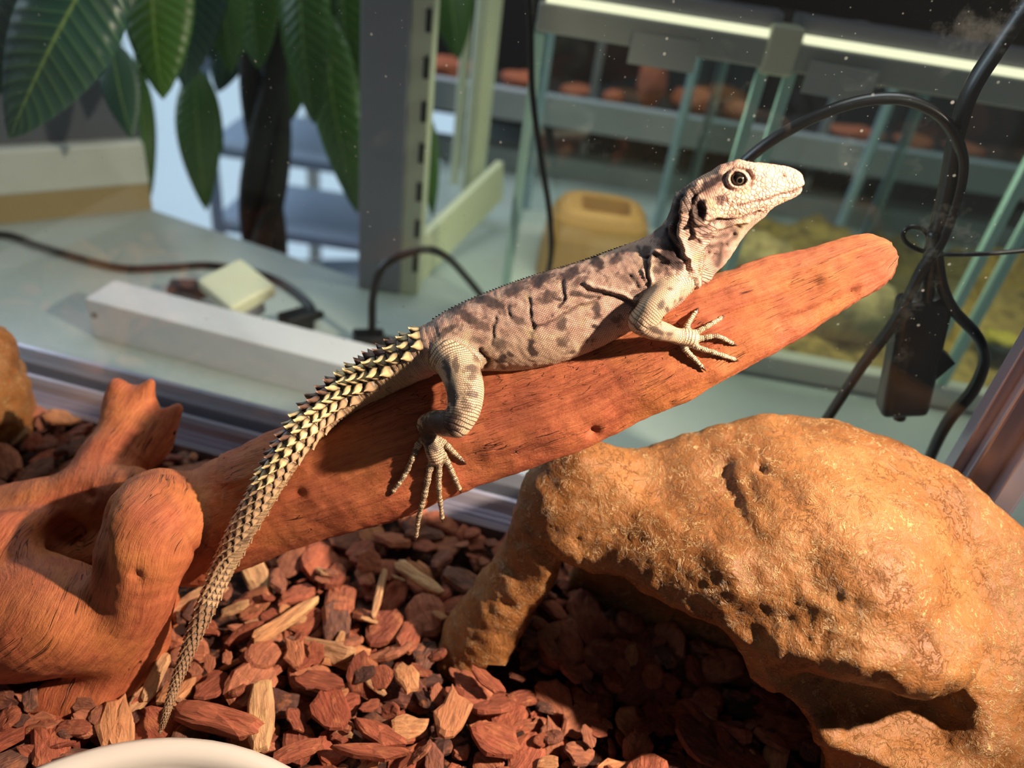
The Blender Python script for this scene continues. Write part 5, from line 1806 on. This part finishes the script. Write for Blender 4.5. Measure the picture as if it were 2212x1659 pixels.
# white driver bar
a, b = onz(200, 727, -.036), onz(650, 847, -.036)
d = (b - a) / np.linalg.norm(b - a)
e2 = np.array([-d[1], d[0], 0])
L = .46
bar = empty('driver_bar', tuple(a + d * L / 2))
tag(bar, 'long white rectangular driver bar on the counter behind the track', 'light driver')
cc = a + d * L / 2 + e2 * .021 + EZ * .021
dh_ = under(MB().box(cc, (L / 2, .021, .021), d, e2, EZ, .0015).build('housing', plain('white_steel', srgb(222, 220, 222), .4)), bar)
M_MARK = plain('grey_mark', srgb(110, 110, 112), .6)
under(MB().tube([a + d * .008 + EZ * .026 - e2 * .0008, a + d * .008 + EZ * .026 + e2 * .002], .003, 12).build('screw_hole', M_MARK), dh_)
q = hit(650, 796, lambda P: np.max(np.abs((P - cc) @ np.stack([d, e2, EZ], 1)) - np.array([L / 2, .021, .021]), axis=1), .4, .9)
for k_ in (-1, 0, 1):
    under(MB().box(q + d * k_ * .0028 + e2 * .0004, (.0008, .0008, .0045 if k_ else .0022), d, e2, EZ).build('vent_mark', M_MARK), dh_)
# white adapter, tilted on its flex
c = onz(512, 622, .004)
ad = empty('power_adapter', tuple(c + np.array([0, 0, -.036])))
tag(ad, 'small white square adapter resting on the cable behind the driver bar', 'adapter')
e1 = np.array([.80, -.58, -.10]); e1 /= np.linalg.norm(e1)
e3 = np.array([-.05, -.22, 1.0]); e3 -= e1 * (e3 @ e1); e3 /= np.linalg.norm(e3)
e2 = np.cross(e3, e1)
under(MB().box(c, (.030, .026, .008), e1, e2, e3, .004).build('case', M_CREAM, smooth=False), ad)
under(MB().box(c - e3 * .018, (.020, .016, .012), e1, e2, e3, .003).build('foot', M_GREY), ad)
# display case on the left
p0, p1 = onz(-260, 510, -.036), onz(330, 452, -.036)
d = (p1 - p0) / np.linalg.norm(p1 - p0); sd = np.array([-d[1], d[0], 0])
L = np.linalg.norm(p1 - p0)
dc = empty('display_case', tuple((p0 + p1) / 2))
tag(dc, 'display case with a tan plinth and a white rail behind the big leaves', 'display case')
mid = (p0 + p1) / 2 + sd * .02
under(MB().box(mid + EZ * .018, (L / 2, .02, .018), d, sd, EZ).build('plinth', plain('tan_plinth', srgb(168, 148, 104), .6, var=.15, scale=6)), dc)
under(MB().box(mid + EZ * .062 - sd * .004, (L / 2, .022, .026), d, sd, EZ, .003).build('white_rail', M_WHITE), dc)
under(MB().box(mid + EZ * .125, (L / 2, .008, .036), d, sd, EZ).build('dark_panel', plain('slate_panel', srgb(92, 96, 104), .3)), dc)
# open white shelving by the window
sh = empty('white_shelving', (-.55, 1.9, -.9))
tag(sh, 'white open shelving standing beyond the potted tree', 'shelving')
M_BLUEW = plain('shelf_white', srgb(150, 164, 186), .4)
for z in (-.40, -.22, -.04, .16):
    under(MB().box((-.52, 1.75, z), (.22, .14, .011)).build('shelf', M_BLUEW), sh)
for x in (-.73, -.31):
    under(MB().box((x, 1.62, -.36), (.010, .012, .55)).build('upright', M_BLUEW), sh)
    under(MB().box((x, 1.88, -.36), (.010, .012, .55)).build('upright', M_BLUEW), sh)
# ---- potted tree with braided trunk
tree = empty('braided_tree', (-.385, 1.0, -.35))
tag(tree, 'potted tree with a dark braided trunk and long drooping green leaves', 'tree')
M_TRUNK = plain('dark_bark', srgb(44, 42, 34), .8, var=.4, scale=30, bump=.004)
ta, tb = at(545, 575, .99), at(592, 40, .99)
for k_ in range(3):
    pts = []
    for i in range(15):
        f_ = i / 14
        c = (ta - np.array([0, 0, .20])) * (1 - f_) + (tb + np.array([0, 0, .10])) * f_
        a = f_ * 7.5 + k_ * 2 * math.pi / 3
        pts.append(c + np.array([.019 * math.cos(a), .019 * math.sin(a), 0]))
    under(MB().tube(spline(pts, 3), list(np.linspace(.017, .013, 43)), 10).build('trunk', M_TRUNK, smooth=True), tree)
potc = ta - np.array([0, 0, .2])
under(MB().tube([potc + EZ * z for z in (-.16, -.12, .0, .02)], [.09, .10, .12, .12], 28).build('pot', M_GREY, smooth=False), tree)
under(MB().tube([potc + EZ * .016, potc + EZ * .026], [.112, .105], 28).build('soil', M_TRUNK), tree)
def leaf_mat(name, c0, c1):
    t = NT(name)
    u = t.n('Attribute', attribute_name='across').outputs['Fac']
    ln_ = t.n('Attribute', attribute_name='alongleaf').outputs['Fac']
    vein = t.math('SINE', t.math('MULTIPLY', t.math('SUBTRACT', ln_, t.math('MULTIPLY', t.math('ABSOLUTE', u), .12)), 95.0))
    ob = t.n('TexCoord').outputs['Object']
    c = t.mix(t.noise(ob, 18, 3).outputs[0], c0, c1)
    c = t.mix(t.rng(t.math('ABSOLUTE', u), .0, .06, .6, 0), c, srgb(150, 176, 96))
    c = t.mix(t.rng(vein, .75, 1.0, 0, .25), c, srgb(120, 160, 90))
    return t.bsdf(c, .38, vein, .0006, .4, .5, Transmission_Weight=0.0)
M_LEAF = leaf_mat('leaf_green', srgb(40, 76, 22), srgb(76, 116, 42))
M_LEAF2 = leaf_mat('leaf_deep', srgb(26, 54, 44), srgb(52, 88, 76))
def leaf(p0, p1, width, sag, mat, face, curl=.25):
    """blade from stalk p0 to tip p1; face is the way its upper side looks"""
    p0, p1, face = (np.array(q, float) for q in (p0, p1, face))
    d = p1 - p0
    L = np.linalg.norm(d); d /= L
    face = face - d * (face @ d); face /= np.linalg.norm(face)
    sx = np.cross(d, face)
    nl, nw = 16, 6
    V_, al, ac = [], [], []
    for th_ in (1, -1):
        for i in range(nl + 1):
            f_ = i / nl
            w_ = width * (math.sin(math.pi * min(1, f_ ** .75 * 1.0)) ** .8 + .02) * (1 if f_ < .98 else .5)
            for j in range(nw + 1):
                x = j / nw * 2 - 1
                P_ = p0 + d * L * f_ + sx * x * w_ + face * (sag * L * math.sin(math.pi * f_) + curl * w_ * abs(x) ** 1.3 * -1 + th_ * .0006)
                V_.append(P_); al.append(f_); ac.append(x)
    n0 = (nl + 1) * (nw + 1)
    F_ = []
    for i in range(nl):
        for j in range(nw):
            a = i * (nw + 1) + j
            F_.append((a, a + 1, a + nw + 2, a + nw + 1))
            F_.append((n0 + a, n0 + a + nw + 1, n0 + a + nw + 2, n0 + a + 1))
    for i in range(nl):
        a = i * (nw + 1)
        F_.append((a, a + nw + 1, n0 + a + nw + 1, n0 + a))
        a += nw
        F_.append((a, n0 + a, n0 + a + nw + 1, a + nw + 1))
    m = mesh('leaf', V_, F_)
    attr(m, 'alongleaf', al); attr(m, 'across', ac)
    return under(link('leaf', m, mat, None, True), tree)
TOF = np.array([0, -.9, .35])
for a, b, wpx, m, sg in [
    ((235, -120, .66), (20, 300, .60), 105, M_LEAF2, .05), ((60, -160, .70), (-60, 250, .64), 110, M_LEAF2, .05), ((310, -160, .80), (150, 150, .72), 60, M_LEAF2, .05),
    ((330, -150, .84), (352, 215, .78), 82, M_LEAF, .06), ((440, -160, .92), (395, 190, .88), 70, M_LEAF2, .05), ((470, -120, .94), (500, 160, .90), 50, M_LEAF, .05),
    ((240, 90, .80), (285, 300, .76), 42, M_LEAF2, .05), ((300, 150, .98), (325, 430, .93), 26, M_LEAF, .05), ((420, 150, .96), (445, 455, .90), 46, M_LEAF, .08),
    ((400, 140, .98), (480, 330, .93), 42, M_LEAF, .05), ((650, -120, .90), (678, 268, .84), 62, M_LEAF, .06), ((700, 20, .94), (772, 462, .88), 56, M_LEAF, .08),
    ((740, -140, .96), (760, 200, .92), 60, M_LEAF, .05), ((540, -120, .97), (560, 150, .93), 62, M_LEAF, .05), ((620, -140, 1.0), (520, 120, .95), 50, M_LEAF, .05),
    ((960, -120, 1.12), (990, 130, 1.06), 50, M_LEAF, .05), ((925, 250, 1.0), (935, 470, .97), 22, M_LEAF, .05), ((780, -100, 1.05), (840, 120, 1.0), 60, M_LEAF, .05),
    ((700, -160, 1.05), (610, 30, 1.02), 60, M_LEAF, .05), ((480, -60, 1.0), (455, 130, .96), 46, M_LEAF2, .05), ((520, 20, 1.06), (470, 200, 1.02), 44, M_LEAF2, .05), ((640, 60, 1.08), (630, 260, 1.04), 40, M_LEAF, .05), ((760, 120, 1.04), (745, 330, 1.0), 44, M_LEAF, .05), ((180, -120, .9), (215, 170, .86), 50, M_LEAF2, .05), ((770, -40, 1.08), (690, 120, 1.05), 46, M_LEAF, .05), ((370, 20, 1.04), (300, 180, 1.0), 46, M_LEAF, .05), ((860, -150, 1.1), (900, 60, 1.06), 50, M_LEAF, .05)]:
    A_, B_ = at(*a), at(*b)
    leaf(A_, B_, wpx * pxm(A_), sg, m, TOF + np.array([random.uniform(-.3, .3), 0, random.uniform(-.2, .2)]))
# stalks joining the leaf fans to the trunk
top = tb + np.array([0, 0, .10])
for a in [(235, -120, .66), (330, -150, .84), (440, -160, .92), (650, -120, .90), (740, -140, .96), (960, -120, 1.12), (300, 150, .98), (420, 150, .96), (700, 20, .94), (60, -160, .70), (240, 90, .80)]:
    A_ = at(*a)
    m_ = (A_ + top) / 2 + np.array([0, 0, .05])
    under(MB().tube(spline([top, m_, A_], 6), .0032, 8).build('leaf_stalk', M_LEAF, smooth=True), tree)
